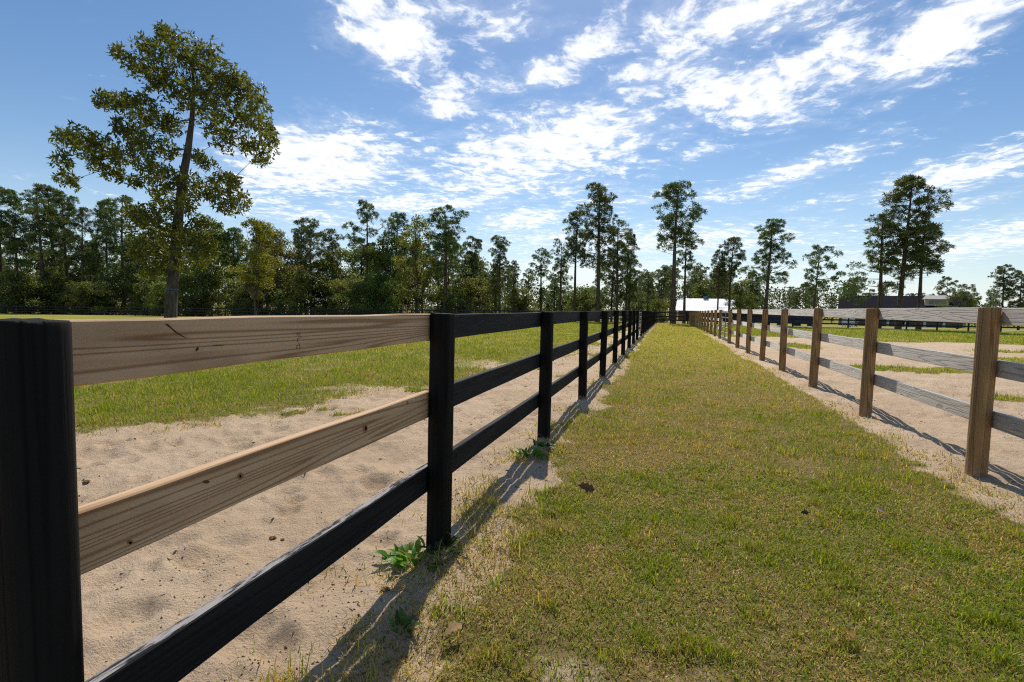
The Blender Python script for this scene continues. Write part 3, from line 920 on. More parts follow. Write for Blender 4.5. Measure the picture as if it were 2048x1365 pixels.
# --- broadleaf trees and shrubs
broad(512, 432, 51, 'yellow', 'young yellow-green oak standing in the left paddock before the back fence', 1.0, 'oak_tree', 'oak tree', None)
broad(831, 428, 63, 'olive', 'thin-stemmed olive-brown tree with airy crown in front of the left wood', .8)
broad(776, 470, 66, 'green', 'green leafy tree left of the thin olive tree', 1.0)
broad(560, 455, 66, 'olive', 'olive tree behind the yellow-green oak', .9)
broad(420, 430, 68, 'green', 'tall green leafy tree right behind the big oak', 1.0)
broad(1915, 582, 76, 'dark', 'rounded dark bush at the right end of the house', 1.25, 'round_bush', 'bush', None, 650)
broad(1480, 560, 96, 'green', 'leafy tree right beside the white-roofed barn', 1.5)
broad(1405, 560, 150, 'green', 'leafy tree behind the ridge of the white-roofed barn', 1.5)
SB = 'low shrub in the undergrowth along the back fence of the left paddock'
for k in range(46):
    px = rg2.uniform(-120, 960); Y = rg2.uniform(61.5, 67)
    broad(px, rg2.uniform(540, 590), Y, rg2.choice(['bush', 'bush', 'bushg']), SB, rg2.uniform(.8, 1.2), 'undergrowth_shrub', 'shrub', 'undergrowth shrubs by the back fence')
TB = 'mid-height leafy tree within the shade of the left wood'
for k in range(38):
    px = rg2.uniform(-200, 960); Y = rg2.uniform(66, 84)
    broad(px, rg2.uniform(470, 560), Y, rg2.choice(['green', 'dark', 'dark', 'olive']), TB, rg2.uniform(.9, 1.3), 'broadleaf_tree', 'tree', 'leafy trees inside the left wood')
CB_ = 'low leafy shrub among the trunks behind the aisle end'
for k in range(16):
    px = rg2.uniform(960, 1330); Y = rg2.uniform(66, 95)
    broad(px, rg2.uniform(575, 605), Y, rg2.choice(['bush', 'bushg']), CB_, rg2.uniform(.8, 1.2), 'undergrowth_shrub', 'shrub', 'shrubs behind the aisle end')

# --- far wood that reads as one mass
def far_woodland():
    g = np.random.default_rng(99)
    N = 110000
    th = g.uniform(-1.9, 1.2, N)
    r = g.uniform(150, 240, N)
    x, y = r * np.sin(th), r * np.cos(th)
    top = 3.0 + 8.5 * fbm(th * 34, r * .012, 5, 4) + np.where(th < .30, 3.0, -2.5)
    z = base_z(x, y) + top * g.uniform(0, 1, N) ** .8
    V, F = leaf_quads(np.stack([x, y, z], 1), 0, .62, .38, g)
    c = vary((.045, .062, .026), N, g, .3, .1)
    o = link('far_woodland', mesh_np('far_woodland', V, F, M_LEAF, {'Col': ('FLOAT_COLOR', np.repeat(c, 4, 0))}))
    tag(o, 'dark mass of distant woodland closing the horizon', 'woodland', kind='stuff')
far_woodland()

# --- the big oak in the left paddock, crown laid out clump by clump
def big_oak():
    g = np.random.default_rng(12)
    Yo = 15.2
    bx, by = at_Y(338, 668, Yo)
    z0 = bz(bx, by)
    dep = float((np.array([bx, by, z0]) - CAM) @ FWD)
    ppm = FPX / dep
    def w3(px, py, off=0.0):
        d = FWD + RGT * ((px - CX) / FPX) + UPV * ((CY - py) / FPX)
        p = CAM + d * dep
        h = np.array([FWD[0], FWD[1], 0]); h /= np.linalg.norm(h)
        return p + h * off
    root = thing('oak_tree', 'tall leaning oak with big spreading crown in the left paddock', 'oak tree', (bx, by, z0))
    o3 = np.array([bx, by, z0])
    s = .469
    cl = [(720, 110, 45), (690, 95, 35), (620, 150, 42), (520, 195, 40), (490, 175, 24), (570, 240, 40), (660, 200, 70), (780, 170, 70), (880, 175, 58), (820, 260, 80), (700, 290, 70), (920, 270, 70),
          (1000, 290, 60), (1060, 350, 60), (1100, 400, 48), (960, 360, 75), (860, 360, 80), (760, 370, 60), (640, 310, 36), (1140, 500, 40), (1080, 480, 55), (1000, 460, 75), (1125, 600, 48), (1150, 545, 35), (1110, 640, 30),
          (1060, 570, 45), (950, 555, 58), (900, 470, 70), (455, 385, 45), (430, 400, 26), (500, 395, 35), (550, 385, 45), (620, 400, 42), (600, 470, 55), (520, 500, 42), (680, 470, 60), (740, 500, 50),
          (290, 560, 45), (255, 530, 25), (265, 640, 38), (280, 720, 38), (310, 740, 24), (350, 540, 55), (380, 620, 58), (430, 580, 55), (450, 680, 45), (490, 640, 50), (560, 600, 60), (560, 530, 45),
          (640, 580, 60), (640, 680, 55), (580, 730, 34), (520, 705, 32), (720, 600, 45), (720, 720, 60), (680, 780, 50), (800, 740, 60), (870, 645, 36), (830, 620, 36), (880, 780, 50),
          (940, 720, 48), (985, 730, 35), (980, 780, 48), (1020, 820, 42), (960, 840, 42), (800, 830, 50), (700, 850, 60), (620, 880, 60), (640, 960, 80), (720, 940, 55), (680, 1050, 75),
          (770, 1060, 55), (830, 1000, 60), (850, 930, 50), (870, 1060, 45), (600, 1030, 45), (720, 1110, 45), (650, 1110, 36), (560, 860, 40), (890, 1010, 35), (780, 960, 45)]
    tr_px = [(338, 668), (343, 600), (348, 540), (353, 480), (358, 420), (366, 355), (376, 300), (384, 240), (387, 180), (385, 120)]
    tr_r = [.25, .205, .195, .185, .17, .15, .125, .09, .06, .03]
    tpts = [w3(*p) - o3 for p in tr_px]
    tpts[0] = np.array([0, 0, -.25])
    parts = []
    cen, ccol = [], []
    limbs = []
    nodes = [(tpts[k], tr_r[k]) for k in range(3, 10)]
    cls = []
    for (cx_, cy_, r_) in cl:
        px, py = cx_ * s, 20 + cy_ * s
        hw = 2.6 * (1 - abs(py - 330) / 420)
        for lay in range(2):
            off = float(np.clip(g.normal() * .6, -1, 1)) * max(.8, hw)
            d = FWD + RGT * ((px - CX) / FPX) + UPV * ((CY - py) / FPX)
            ce = CAM + d * (dep + off) - o3
            rm = 1.1 * r_ * s / ppm * (1 + off / dep)
            ax = np.array([np.interp(ce[2], [t_[2] for t_ in tpts], [t_[i_] for t_ in tpts]) for i_ in (0, 1)])
            cls.append((float(np.hypot(*(ce[:2] - ax))), ce, rm, r_))
    cls.sort(key=lambda q: q[0])
    for (dist, ce, rm, r_) in cls:
        best = min(nodes, key=lambda nd: np.linalg.norm(nd[0] - ce) + .3 * max(0, nd[0][2] - ce[2] + .1))
        p0, pr = best
        rb = min(pr * .75, .016 + .02 * np.linalg.norm(ce - p0))
        mid = p0 * .5 + ce * .5 + g.normal(size=3) * .10 * np.linalg.norm(ce - p0)
        limbs.append(tube_np([p0, mid, ce], [rb, rb * .8, max(.010, rb * .6)], 5))
        nodes.append((ce, max(.014, rb * .6)))
        nclu = int(19 * (r_ / 50) ** 2) + 6
        dd = rand_dirs(nclu, 0, g) * (g.uniform(.05, 1, (nclu, 1)) ** .5) * rm * np.array([1.05, 1.05, .92])
        for q in dd[:max(3, nclu // 5)]:
            limbs.append(tube_np([ce, ce + q * .95], [.009, .004], 3))
        cen.append(ce + dd); ccol.append(vary((.115, .130, .026), nclu, g, .35, .32))
    cen = np.vstack(cen); ccol = np.vstack(ccol)
    per = 7
    lc = np.repeat(cen, per, 0) + g.normal(size=(len(cen) * per, 3)) * .03
    V, F = leaf_quads(lc, .05, .185, .18, g, .1)
    lcol = np.repeat(ccol, per, 0); lcol[:, :3] *= g.uniform(.75, 1.3, (len(lcol), 1))
    link('crown', mesh_np('crown', V, F, M_LEAF, {'Col': ('FLOAT_COLOR', np.repeat(lcol, 4, 0))}), root)
    TV, TF = tube_np(tpts, tr_r, 12)
    tk = link('trunk', mesh_np('trunk', TV, TF, M_OAKBARK, None, True), root)
    LV, LF_ = tri_join(limbs)
    link('limbs', mesh_np('limbs', LV, LF_, M_OAKBARK, None, True), root)
    p1 = w3(345.5, 579) - o3
    ring = MB().tube([p1 + np.array([0, 0, -.02]), p1 + np.array([0, 0, .02])], .208, 14, cap=False)
    link('marker_tape', ring.mesh('marker_tape', plain('blue_tape', (.06, .12, .35), .5)), root)['label'] = 'thin blue tape tied round the trunk'
big_oak()

# ------------------------------------------------------------------ barn
def frame_at(px, zdepth, rot_extra=0.0):
    """origin on the ground under a pixel column at camera depth, axes facing the camera"""
    xc = (px - CX) / FPX * zdepth
    X = xc * math.cos(YAW) - zdepth * math.sin(YAW); Y = xc * math.sin(YAW) + zdepth * math.cos(YAW)
    return X, Y, YAW + rot_extra
M_METALROOF = plain('white_metal_roof', (.82, .82, .82), .42, .5, 0, .03, 2.0)
M_TAN = plain('tan_barn_siding', (.25, .15, .095), .8)
M_WHITE = plain('white_trim', (.72, .71, .68), .6, var=.04)
M_DARK = plain('dark_opening', (.02, .02, .022), .6)
M_SHING = plain('dark_shingles', (.019, .018, .024), .95, .03, 0, .2, 9.0)
M_CREAM = plain('cream_trim', (.55, .50, .40), .7)
M_BRICK = plain('grey_brick', (.23, .20, .185), .85)
M_GLASS = plain('window_glass', (.05, .06, .07), .1, .8, 0, .05)
def poly_mesh(name, V, F, mat): return MB().add(V, F).mesh(name, mat)
def slab(name, parent, quad, th, mat):
    """thin plate from four corner points"""
    a = [Vector(q) for q in quad]
    n = (a[1] - a[0]).cross(a[3] - a[0]).normalized() * th
    V = [tuple(q) for q in a] + [tuple(q - n) for q in a]
    F = [(0, 1, 2, 3), (7, 6, 5, 4), (0, 4, 5, 1), (1, 5, 6, 2), (2, 6, 7, 3), (3, 7, 4, 0)]
    return link(name, poly_mesh(name, V, F, mat), parent)
def barn():
    X, Y, rz = frame_at(1408, 115, -.34)
    z0 = bz(X, Y)
    b = thing('barn', 'barn with a bright white metal roof behind the end of the aisle', 'barn', (X, Y, z0), None, rz)
    e = 1.305 - z0; rdg = 4.12 - z0; hw = 6.15
    ek = e + .85
    wl = MB().box(-hw + .5, hw - .5, -2.5, 9.6, -.3, e + .25).mesh('wall', M_TAN); link('wall', wl, b)
    up = slab('roof', b, [(-hw, -1.6, ek), (hw, -1.6, ek), (hw, 4.4, rdg), (-hw, 4.4, rdg)], .06, M_METALROOF)
    slab('roof', b, [(-hw, 4.4, rdg), (hw, 4.4, rdg), (hw, 10.4, ek), (-hw, 10.4, ek)], .06, M_METALROOF)
    slab('porch_roof', b, [(-hw - .3, -4.6, e), (hw + .1, -4.6, e), (hw, -1.62, ek - .03), (-hw, -1.62, ek - .03)], .06, plain('porch_metal_roof', (.66, .67, .68), .42, .5, 0, .04, 2.0))
    seam = MB().box(-.03, .03, 0, math.hypot(6.0, rdg - ek), 0, .05).mesh('seam', M_METALROOF)
    an = math.atan2(rdg - ek, 6.0)
    for i in range(28):
        o = link('seam', seam, b, (-hw + .2 + i * (2 * hw - .4) / 27, -1.6, ek + .01), (an, 0, 0))
    for sx in (1, -1):
        V = [(sx * (hw - .45), -1.9, e + .251), (sx * (hw - .45), 9.5, e + .251), (sx * (hw - .45), 4.4, rdg - .12), (sx * (hw - .7), -1.9, e + .251), (sx * (hw - .7), 9.5, e + .251), (sx * (hw - .7), 4.4, rdg - .12)]
        link('gable', poly_mesh('gable', V, [(0, 1, 2), (5, 4, 3), (0, 3, 4, 1), (1, 4, 5, 2), (2, 5, 3, 0)], M_TAN), b)
    pm = MB().box(-.08, .08, -.08, .08, -.3, e - .02).mesh('post', M_TAN)
    for i in range(6): link('post', pm, b, (-hw + .2 + i * (2 * hw - .4) / 5, -4.4, 0))
    for i in range(3):
        dr = link('stall_door', MB().box(-.6, .6, -2.56, -2.503, 0, 2.0).mesh('stall_door', M_DARK), b, (-4 + i * 4, 0, 0))
    c = link('cupola', MB().box(-.42, .42, 4.0, 4.84, rdg - .35, rdg + .62).mesh('cupola', plain('blue_grey_cupola', (.16, .20, .25), .6)), b)
    link('cupola_roof', MB().add([(-.6, 3.82, rdg + .62), (.6, 3.82, rdg + .62), (.6, 5.02, rdg + .62), (-.6, 5.02, rdg + .62), (0, 4.42, rdg + 1.25)], [(3, 2, 1, 0), (0, 1, 4), (1, 2, 4), (2, 3, 4), (3, 0, 4)]).mesh('cupola_roof', M_SHING), c)
barn()
def house():
    X, Y, rz = frame_at(1806, 88, -.60)
    z0 = bz(X, Y)
    h = thing('house', 'long low house with dark shingle roof and small dormer behind the right paddock', 'house', (X, Y, z0), None, rz)
    hw, rdg, ev = 8.0, 4.62 - z0, 2.55
    link('wall', MB().box(-hw + .4, hw - .4, -3.2, 4.5, -.3, ev + .1).mesh('wall', M_BRICK), h)
    slab('roof', h, [(-hw, -5.2, ev), (hw, -5.2, ev), (hw, .4, rdg), (-hw, .4, rdg)], .12, M_SHING)
    slab('roof', h, [(-hw, .4, rdg), (hw, .4, rdg), (hw, 5.2, ev), (-hw, 5.2, ev)], .12, M_SHING)
    slab('wing_roof', h, [(-hw - 1.6, -4.4, ev - .1), (-hw - .02, -4.4, ev - .1), (-hw - .02, .2, rdg - .55), (-hw - 1.6, .2, rdg - .55)], .12, M_SHING)
    slab('wing_roof', h, [(-hw - 1.6, .2, rdg - .55), (-hw - .02, .2, rdg - .55), (-hw - .02, 4.6, ev - .1), (-hw - 1.6, 4.6, ev - .1)], .12, M_SHING)
    V = [(-hw - 1.42, -3.9, ev - .1), (-hw - 1.42, 4.2, ev - .1), (-hw - 1.42, .2, rdg - .72), (-hw - 1.3, -3.9, ev - .1), (-hw - 1.3, 4.2, ev - .1), (-hw - 1.3, .2, rdg - .72)]
    link('gable', poly_mesh('gable', V, [(2, 1, 0), (3, 4, 5), (0, 1, 4, 3), (1, 2, 5, 4), (2, 0, 3, 5)], plain('dark_gable_siding', (.07, .065, .065), .8)), h)
    link('wing_wall', MB().box(-hw - 1.4, -hw + .38, -3.1, 3.8, -.3, ev).mesh('wing_wall', M_BRICK), h)
    # dormer
    dx_ = 3.9; dz0 = ev + 1.05; dyf = -3.2
    dm = link('dormer', MB().box(dx_ - 1.5, dx_ + 1.5, dyf, -.6, dz0, dz0 + 1.05).mesh('dormer', M_CREAM), h)
    slab('dormer_roof', dm, [(dx_ - 1.95, dyf - .4, dz0 + 1.06), (dx_ + 1.95, dyf - .4, dz0 + 1.06), (dx_ + 1.3, -.6, dz0 + 1.75), (dx_ - 1.3, -.6, dz0 + 1.75)], .1, plain('pale_dormer_roof', (.40, .37, .34), .8))
    for i in range(3):
        wn_ = link('window', MB().box(dx_ - 1.0 + i * .72, dx_ - .40 + i * .72, dyf - .03, dyf - .003, dz0 + .22, dz0 + .92).mesh('window', M_GLASS), dm)
    cm = MB().box(-.17, .17, -.17, .17, -.3, ev - .05).mesh('column', M_WHITE)
    for i in range(7): link('column', cm, h, (-hw + .8 + i * (2 * hw - 1.6) / 6, -4.8, 0))
    for i, x in enumerate((-5.6, -2.6, 2.6, 5.6)):
        wd_ = link('window', MB().box(x - .55, x + .55, -3.26, -3.203, .8, 2.2).mesh('window', M_GLASS), h)
    link('door', MB().box(-.5, .5, -3.27, -3.203, 0, 2.1).mesh('door', M_DARK), h)
house()
def small_house():
    X, Y, rz = frame_at(1588, 190)
    z0 = bz(X, Y)
    h = thing('house', 'small far grey gabled house seen between the pines right of the barn', 'house', (X, Y, z0), None, rz)
    link('wall', MB().box(-2.8, 2.8, 0, 9, -.3, 2.6).mesh('wall', M_BRICK), h)
    gtop = height_for(X, Y, 610.5)
    gm = plain('pale_grey_gable', (.36, .37, .39), .7)
    V = [(-3.3, -.2, 2.6), (3.3, -.2, 2.6), (0, -.2, gtop), (-3.3, 9, 2.6), (3.3, 9, 2.6), (0, 9, gtop)]
    link('roof', poly_mesh('roof', V, [(0, 1, 2), (5, 4, 3), (0, 2, 5, 3), (1, 4, 5, 2), (0, 3, 4, 1)], gm), h)
    link('window', MB().box(-.5, .5, -.05, -.01, .9, 2.0).mesh('window', M_GLASS), h)
    X2, Y2, r2 = frame_at(1520, 200)
    k = thing('long_shed', 'long far blue-grey shed roof low on the skyline right of the barn', 'shed', (X2, Y2, bz(X2, Y2)), None, r2)
    t2 = height_for(X2, Y2, 614)
    link('wall', MB().box(-9.5, 9.5, .3, 7.7, -.3, t2 - 1.3).mesh('wall', M_BRICK), k)
    bm_ = plain('blue_grey_roof', (.17, .20, .24), .6)
    V = [(-10, 0, t2 - 1.3), (10, 0, t2 - 1.3), (10, 4, t2), (-10, 4, t2), (-10, 8, t2 - 1.3), (10, 8, t2 - 1.3)]
    link('roof', poly_mesh('roof', V, [(0, 1, 2, 3), (3, 2, 5, 4), (0, 3, 4), (1, 5, 2), (0, 4, 5, 1)], bm_), k)
small_house()
def covered_row():
    xa, ya = at_Y(1464, 640, 66); xb, yb = at_Y(1634, 640, 66)
    L = xb - xa; n = 14
    t = thing('covered_row', 'long low dark cover with blue-grey sheen just behind the right cross fence', 'tarp', ((xa + xb) / 2, 66, bz((xa + xb) / 2, 66)))
    z1 = .95
    V, F = [], []
    prof = [(-.9, 0), (-.85, .45), (-.6, .78), (-.2, .95), (.2, .95), (.6, .78), (.85, .45), (.9, 0)]
    for i in range(n + 1):
        x = -L / 2 + L * i / n
        for (yy, zz) in prof: V.append((x, yy * (1 + .05 * math.sin(i * 2.1)), zz * 1.2 * (1 + .04 * math.sin(i * 1.7 + yy)) + .30))
    m = len(prof)
    F = [(i * m + j, i * m + j + 1, (i + 1) * m + j + 1, (i + 1) * m + j) for i in range(n) for j in range(m - 1)] + [tuple(range(m)), tuple(range(n * m, n * m + m))[::-1]]
    me = MB().add(V, F).mesh('cover', plain('dark_blue_cover', (.016, .019, .027), .35, .5, 0, .2, 1.5), True)
    link('cover', me, t)
    bl = MB().box(-.3, .3, -.8, .8, -.1, .34).mesh('bearer', M_FARB)
    for i in range(6): link('bearer', bl, t, (-L / 2 + .5 + i * (L - 1) / 5, 0, 0))
covered_row()
def lawn_chair(px, label):
    x, y = at_Y(px, 648, 70)
    c = thing('garden_chair', label, 'chair', (x, y, bz(x, y)), 'white chairs by the house', YAW)
    link('seat', MB().box(-.35, .35, -.3, .3, .38, .45).mesh('seat', M_WHITE), c)
    link('backrest', MB().box(-.35, .35, .302, .36, .36, 1.1).mesh('backrest', M_WHITE), c)
    lg = MB().box(-.04, .04, -.04, .04, -.05, .379).mesh('leg', M_WHITE)
    for sx in (-.3, .3):
        for sy in (-.25, .25): link('leg', lg, c, (sx, sy, 0))
        link('armrest', MB().box(sx - .05, sx + .05, -.3, .301, .62, .66).mesh('armrest', M_WHITE), c)
lawn_chair(1693, 'white garden chair behind the right cross fence, the left one of two')
lawn_chair(1707, 'white garden chair behind the right cross fence, the right one of two')

# ------------------------------------------------------------------ grass
def build_grass():
    g = np.random.default_rng(3)
    a0 = math.pi / 2 + YAW
    half = math.radians(52)
    VV, FF, CC = [], [], []
    nv = 0
    def emit(r0, r1, dens, w0, h0, seg):
        nonlocal nv
        area = half * (r1 * r1 - r0 * r0)
        n = int(area * dens)
        r = np.sqrt(g.uniform(r0 * r0, r1 * r1, n)); a = a0 + g.uniform(-half, half, n)
        x, y = r * np.cos(a), r * np.sin(a)
        m = grass_mask(x, y)
        cl = fbm(x * 3.0, y * 3.0, 101, 3)
        keep = g.uniform(0, 1, n) < np.clip(m * 1.15 - .10, 0, 1) * (.30 + 1.35 * cl)
        fz = np.exp(-((x - XL - .12) / .26) ** 2) + .8 * np.exp(-((x - XR + .22) / .2) ** 2)
        fz = fz * sstep(fbm(x * 2.4, y * 2.4, 171, 3), .38, .62)
        keep |= (m < .5) & (g.uniform(0, 1, n) < .6 * fz)
        keep &= (y < YB + 1)
        x, y, m, cl = x[keep], y[keep], m[keep], cl[keep]
        n = len(x)
        z = ground_z(x, y) - .004
        aisle = (x > XL) & (x < XR)
        he = g.uniform(0, 6.283, n)
        lean = g.uniform(.25, 1.35, n)
        tall = fbm(x * 1.1, y * 1.1, 111, 3)
        L = h0 * g.uniform(.45, 1.35, n) * (.55 + .8 * tall)
        L = np.where(aisle, L, L * 1.25)
        tuft = sstep(fbm(x * 7.0, y * 7.0, 151, 2), .62, .78)
        L = L * (1 + .55 * tuft); lean = lean * (1 - .4 * tuft)
        edge = np.exp(-((x - XL - .3) / .22) ** 2)
        stray = g.uniform(0, 1, n) < .03 * edge
        L = np.where(stray, L * 2.6, L); lean = np.where(stray, lean * .5, lean)
        W = w0 * g.uniform(.6, 1.3, n)
        dirh = np.stack([np.cos(he), np.sin(he), np.zeros(n)], 1)
        side = np.stack([-np.sin(he + g.normal(size=n) * .6), np.cos(he + g.normal(size=n) * .6), np.zeros(n)], 1)
        p = np.stack([x, y, z], 1)
        # colour of the blade itself: living green, yellowing, straw
        dry = fbm(x * .6, y * .6, 51, 3) * .45 + fbm(x * 3.4, y * 3.4, 57, 4) * .55
        rd = np.hypot(x, y)
        pb = np.where(aisle, .58 + 2.4 * (dry - .48), .30 + 2.2 * (dry - .5))
        pb = np.where(m < .35, .8, np.clip(pb, .05, .85))
        u = g.uniform(0, 1, n)
        green = np.array([.195, .250, .022]); lime = np.array([.44, .415, .034]); straw = np.array([.66, .49, .22]); rust = np.array([.37, .215, .085])
        far = sstep(rd, 5, 22)[:, None]
        mixg = g.uniform(0, 1, (n, 1)) * .6 + .4 * far * aisle[:, None]
        col = green * (1 - mixg) + lime * mixg
        sr = g.uniform(0, 1, (n, 1))
        dc = straw * sr + rust * (1 - sr)
        dc = dc * (1 - .45 * far) + np.array([.52, .42, .05]) * .45 * far
        isd = (u < pb)[:, None]
        col = np.where(isd, dc, col) * g.uniform(.75, 1.25, (n, 1))
        lean = np.where(isd[:, 0], np.minimum(lean * 1.25, 1.5), lean); L = np.where(isd[:, 0], L * .85, L)
        sl, cl_ = np.sin(lean)[:, None], np.cos(lean)[:, None]
        up = np.array([[0, 0, 1.0]])
        w = side * W[:, None] * .5
        if seg == 2:
            mid = p + dirh * (L * .5)[:, None] * sl * .8 + up * (L * .55)[:, None] * (cl_ * .8 + .2)
            tip = p + dirh * L[:, None] * sl * 1.05 + up * L[:, None] * (cl_ * .9 + .04)
            V = np.stack([p - w, p + w, mid - w * .8, mid + w * .8, tip], 1).reshape(-1, 3)
            b = np.arange(n)[:, None] * 5 + nv
            F = np.vstack([b + np.array([[0, 1, 3]]), b + np.array([[0, 3, 2]]), b + np.array([[2, 3, 4]])])
            k = 5
        else:
            tip = p + dirh * L[:, None] * sl + up * L[:, None] * (cl_ * .9 + .08)
            V = np.stack([p - w, p + w, tip], 1).reshape(-1, 3)
            F = np.arange(n)[:, None] * 3 + nv + np.array([[0, 1, 2]]); k = 3
        VV.append(V); FF.append(F); nv += len(V)
        CC.append(np.repeat(np.hstack([col, np.ones((n, 1))]), k, 0))
    edges = [1.2 * 1.12 ** k for k in range(36)]
    for ra, rb in zip(edges[:-1], edges[1:]):
        rm = (ra + rb) / 2
        if ra > 62: break
        dn = 34000 / (1 + (rm / 3.0) ** 2.2)
        emit(ra, rb, dn, .0026 + .00080 * rm, .040 + .0014 * min(rm, 30), 2 if rm < 4.6 else 1)
    V, F, Cc = np.vstack(VV), np.vstack(FF), np.vstack(CC)
    o = link('grass', mesh_np('grass', V, F, M_GRASS, {'Col': ('FLOAT_COLOR', Cc)}))
    tag(o, 'short dry-tipped grass covering the aisle and paddocks', 'grass', kind='stuff')
    return len(F)
print('grass tris', build_grass())

# ------------------------------------------------------------------ debris, weeds, fallen leaves
def build_debris():
    g = np.random.default_rng(8)
    n = 26000
    a0 = math.pi / 2 + YAW
    r = 1.3 * (14 / 1.3) ** g.uniform(0, 1, n); a = a0 + g.uniform(-.95, .95, n)
    x, y = r * np.cos(a), r * np.sin(a)
    m = grass_mask(x, y)
    cl = fbm(x * 2.2, y * 2.2, 131, 3)
    nearf = np.exp(-((x - XL - .15) / .35) ** 2) + np.exp(-((x - XR + .1) / .3) ** 2)
    keep = (m < .6) & (g.uniform(0, 1, n) < .08 + .35 * (cl > .60) + .5 * nearf)
    x, y = x[keep], y[keep]; n = len(x)
    z = ground_z(x, y)
    s = g.uniform(.0014, .0048, n) * (1 + .10 * np.hypot(x, y))
    el_ = g.uniform(.8, 2.2, n) * np.where(g.uniform(0, 1, n) < .12, 2.6, 1)
    h = g.uniform(0, 6.28, n)
    dx_ = np.stack([np.cos(h), np.sin(h), g.uniform(-.2, .3, n)], 1) * (s * el_)[:, None]
    sy_ = np.stack([-np.sin(h), np.cos(h), np.zeros(n)], 1) * s[:, None]
    p = np.stack([x, y, z], 1)
    t = np.array([[0, 0, 1.0]]) * (s * g.uniform(.5, 1.4, n))[:, None]
    V = np.stack([p - dx_, p + sy_, p + dx_, p - sy_, p + t], 1).reshape(-1, 3)
    b = np.arange(n)[:, None] * 5
    F = np.vstack([b + np.array([q]) for q in ([0, 1, 4], [1, 2, 4], [2, 3, 4], [3, 0, 4])])
    k = g.uniform(0, 1, (n, 1))
    c = np.array([.07, .045, .03]) * (1 - k) + np.array([.26, .18, .11]) * k
    o = link('sand_debris', mesh_np('sand_debris', V, F, M_DEAD, {'Col': ('FLOAT_COLOR', np.repeat(np.hstack([c, np.ones((n, 1))]), 5, 0))}))
    tag(o, 'crumbs of bark, clods and straw scattered over the sand', 'debris', kind='stuff')
build_debris()

def ground_at(px, py):
    d = px_dir(px, py); t = 1.0
    for _ in range(60):
        p = CAM + d * t
        t += (p[2] - bz(p[0], p[1])) / max(1e-4, -d[2]) * .8
    p = CAM + d * t
    return float(p[0]), float(p[1]), gz(p[0], p[1])
def lobed_leaf(col, L, seed):
    g = random.Random(seed)
    half = [(0, .0), (.12, .05), (.25, .20), (.35, .13), (.50, .33), (.60, .17), (.74, .27), (.86, .13), (1.0, .0)]
    V, F = [], []
    for (t, wv) in half: V.append((t * L - L / 2, 0, .18 * L * math.sin(t * 3.1) * .5))
    n = len(half)
    for s in (1, -1):
        for (t, wv) in half:
            wv *= g.uniform(.8, 1.2)
            V.append((t * L - L / 2 + .05 * L * wv, s * wv * L, .18 * L * math.sin(t * 3.1) * .5 + (wv ** 1.5) * L * g.uniform(.1, .5)))
    for si in range(2):
        o = n * (1 + si)
        for i in range(n - 1):
            F += [(i, i + 1, o + i + 1), (i, o + i + 1, o + i)]
    return mesh_np('fallen_leaf', V, F, M_DEAD, {'Col': ('FLOAT_COLOR', np.tile(np.array([*col, 1.0]), (len(V), 1)))})
for (px, py, L, col, tilt, lab) in [(1172, 990, .13, (.17, .10, .06), (.9, .3, .4), 'dark curled oak leaf lying upright on the aisle grass'),
                                    (905, 1288, .09, (.26, .14, .07), (.15, -.1, 1.0), 'tan lobed oak leaf on the straw right of the fence shadow'),
                                    (1692, 1298, .08, (.55, .22, .05), (.5, .2, 2.0), 'small orange leaf on the grass near the bottom of the picture'),
                                    (1758, 1038, .10, (.38, .27, .19), (.5, .4, .3), 'pale curled leaf on the bare patch of the aisle'),
                                    (1105, 1032, .08, (.30, .22, .15), (.6, .1, 2.6), 'small pale leaf left of the dark curled oak leaf'),
                                    (1608, 1043, .06, (.08, .05, .035), (1.0, .1, .5), 'tiny dark leaf right of centre on the aisle grass'),
                                    (1110, 1028, .06, (.22, .13, .08), (.3, .5, .3), None)]:
    if lab is None: continue
    x, y, z = ground_at(px, py)
    o = link('fallen_leaf', lobed_leaf(col, L, int(px)), None, (x, y, z + .045), tilt)
    tag(o, lab, 'leaf', 'fallen leaves on the aisle')

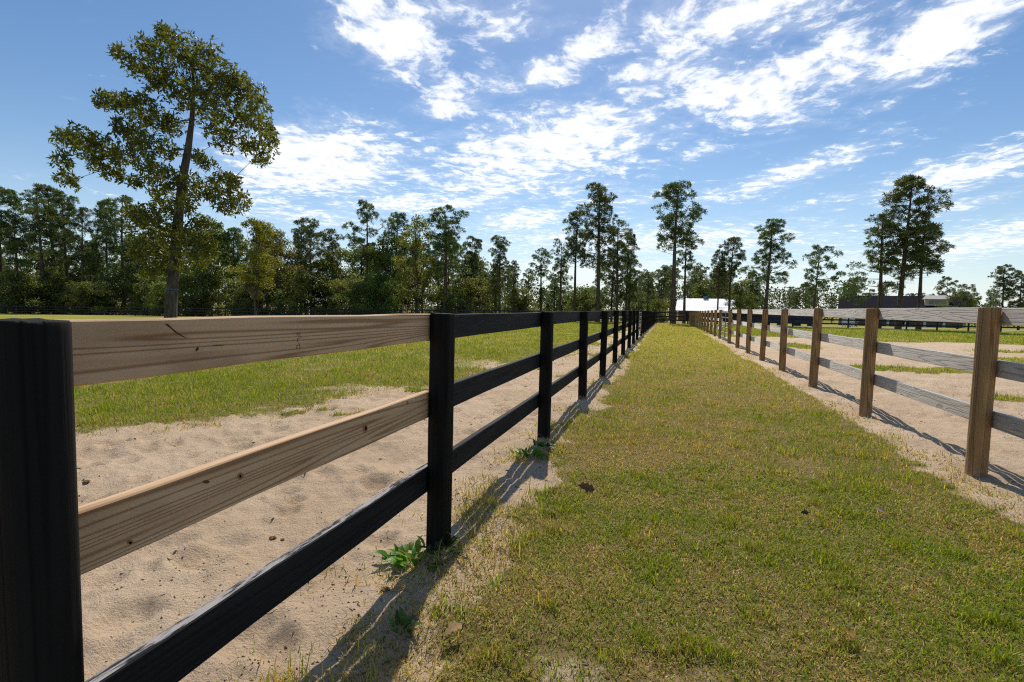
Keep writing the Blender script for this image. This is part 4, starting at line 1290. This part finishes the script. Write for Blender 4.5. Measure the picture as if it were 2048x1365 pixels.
def weed(px, py, n, L, spread, label, seed, col=(.12, .24, .035)):
    g = random.Random(seed)
    x, y, z = ground_at(px, py)
    t = thing('weed_plant', label, 'weed', (x, y, z), 'leafy weeds at the fence foot')
    for k in range(n):
        l = L * g.uniform(.6, 1.2); wd_ = l * g.uniform(.13, .2)
        V, F = [], []
        ns = 6
        for i in range(ns + 1):
            q = i / ns
            wv = wd_ * (math.sin(q ** .8 * math.pi) ** .8 + .05) * (1 + .18 * (i % 2))
            zz = l * (.55 * q - .42 * q * q)
            V += [(q * l, -wv, zz + wv * .35), (q * l, 0, zz), (q * l, wv, zz + wv * .35)]
        for i in range(ns):
            a = i * 3
            F += [(a, a + 1, a + 4, a + 3), (a + 1, a + 2, a + 5, a + 4)]
        c = [v * g.uniform(.7, 1.3) for v in col]
        me = mesh_np('leaf', V, F, M_LEAF, {'Col': ('FLOAT_COLOR', np.tile(np.array([*c, 1.0]), (len(V), 1)))}, True)
        a = g.uniform(0, 6.28); rr = spread * g.uniform(0, 1)
        link('leaf', me, t, (rr * math.cos(a), rr * math.sin(a) * .6, .005), (g.uniform(-.3, .3), -g.uniform(.0, .9), a + g.uniform(-.8, .8)))
weed(828, 1128, 52, .085, .17, 'bright green leafy weed at the foot of the second black post', 1)
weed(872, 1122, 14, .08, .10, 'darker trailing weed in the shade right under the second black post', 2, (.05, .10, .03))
weed(1052, 918, 26, .085, .14, 'small green weed on the sand before the third black post', 3)
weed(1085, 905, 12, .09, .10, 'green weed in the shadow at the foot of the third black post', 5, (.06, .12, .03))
weed(806, 1268, 12, .085, .05, 'thin-leaved green sprig in the fence shadow near the bottom of the picture', 4, (.09, .16, .04))
def clod(px, py, s, label, seed):
    g = random.Random(seed); x, y, z = ground_at(px, py)
    import bmesh
    bm = bmesh.new(); bmesh.ops.create_icosphere(bm, subdivisions=3, radius=s)
    for v in bm.verts: v.co *= g.uniform(.75, 1.2); v.co.z *= .6
    me = bpy.data.meshes.new('clod'); bm.to_mesh(me); bm.free(); me.materials.append(M_CLOD)
    tag(link('clod', me, None, (x, y, z + s * .2)), label, 'clod', 'clods on the sand')
M_CLOD = plain('brown_clod', (.20, .115, .055), .95)
clod(545, 1070, .019, 'brown crumbly clod on the sand under the middle fresh board', 1)
clod(565, 1074, .011, 'smaller clod just right of the brown crumbly clod', 2)
clod(173, 968, .02, 'dark clod on the sand beside the nearest black post', 3)
clod(770, 1196, .02, 'dark clod on the edge of the fence shadow', 4)
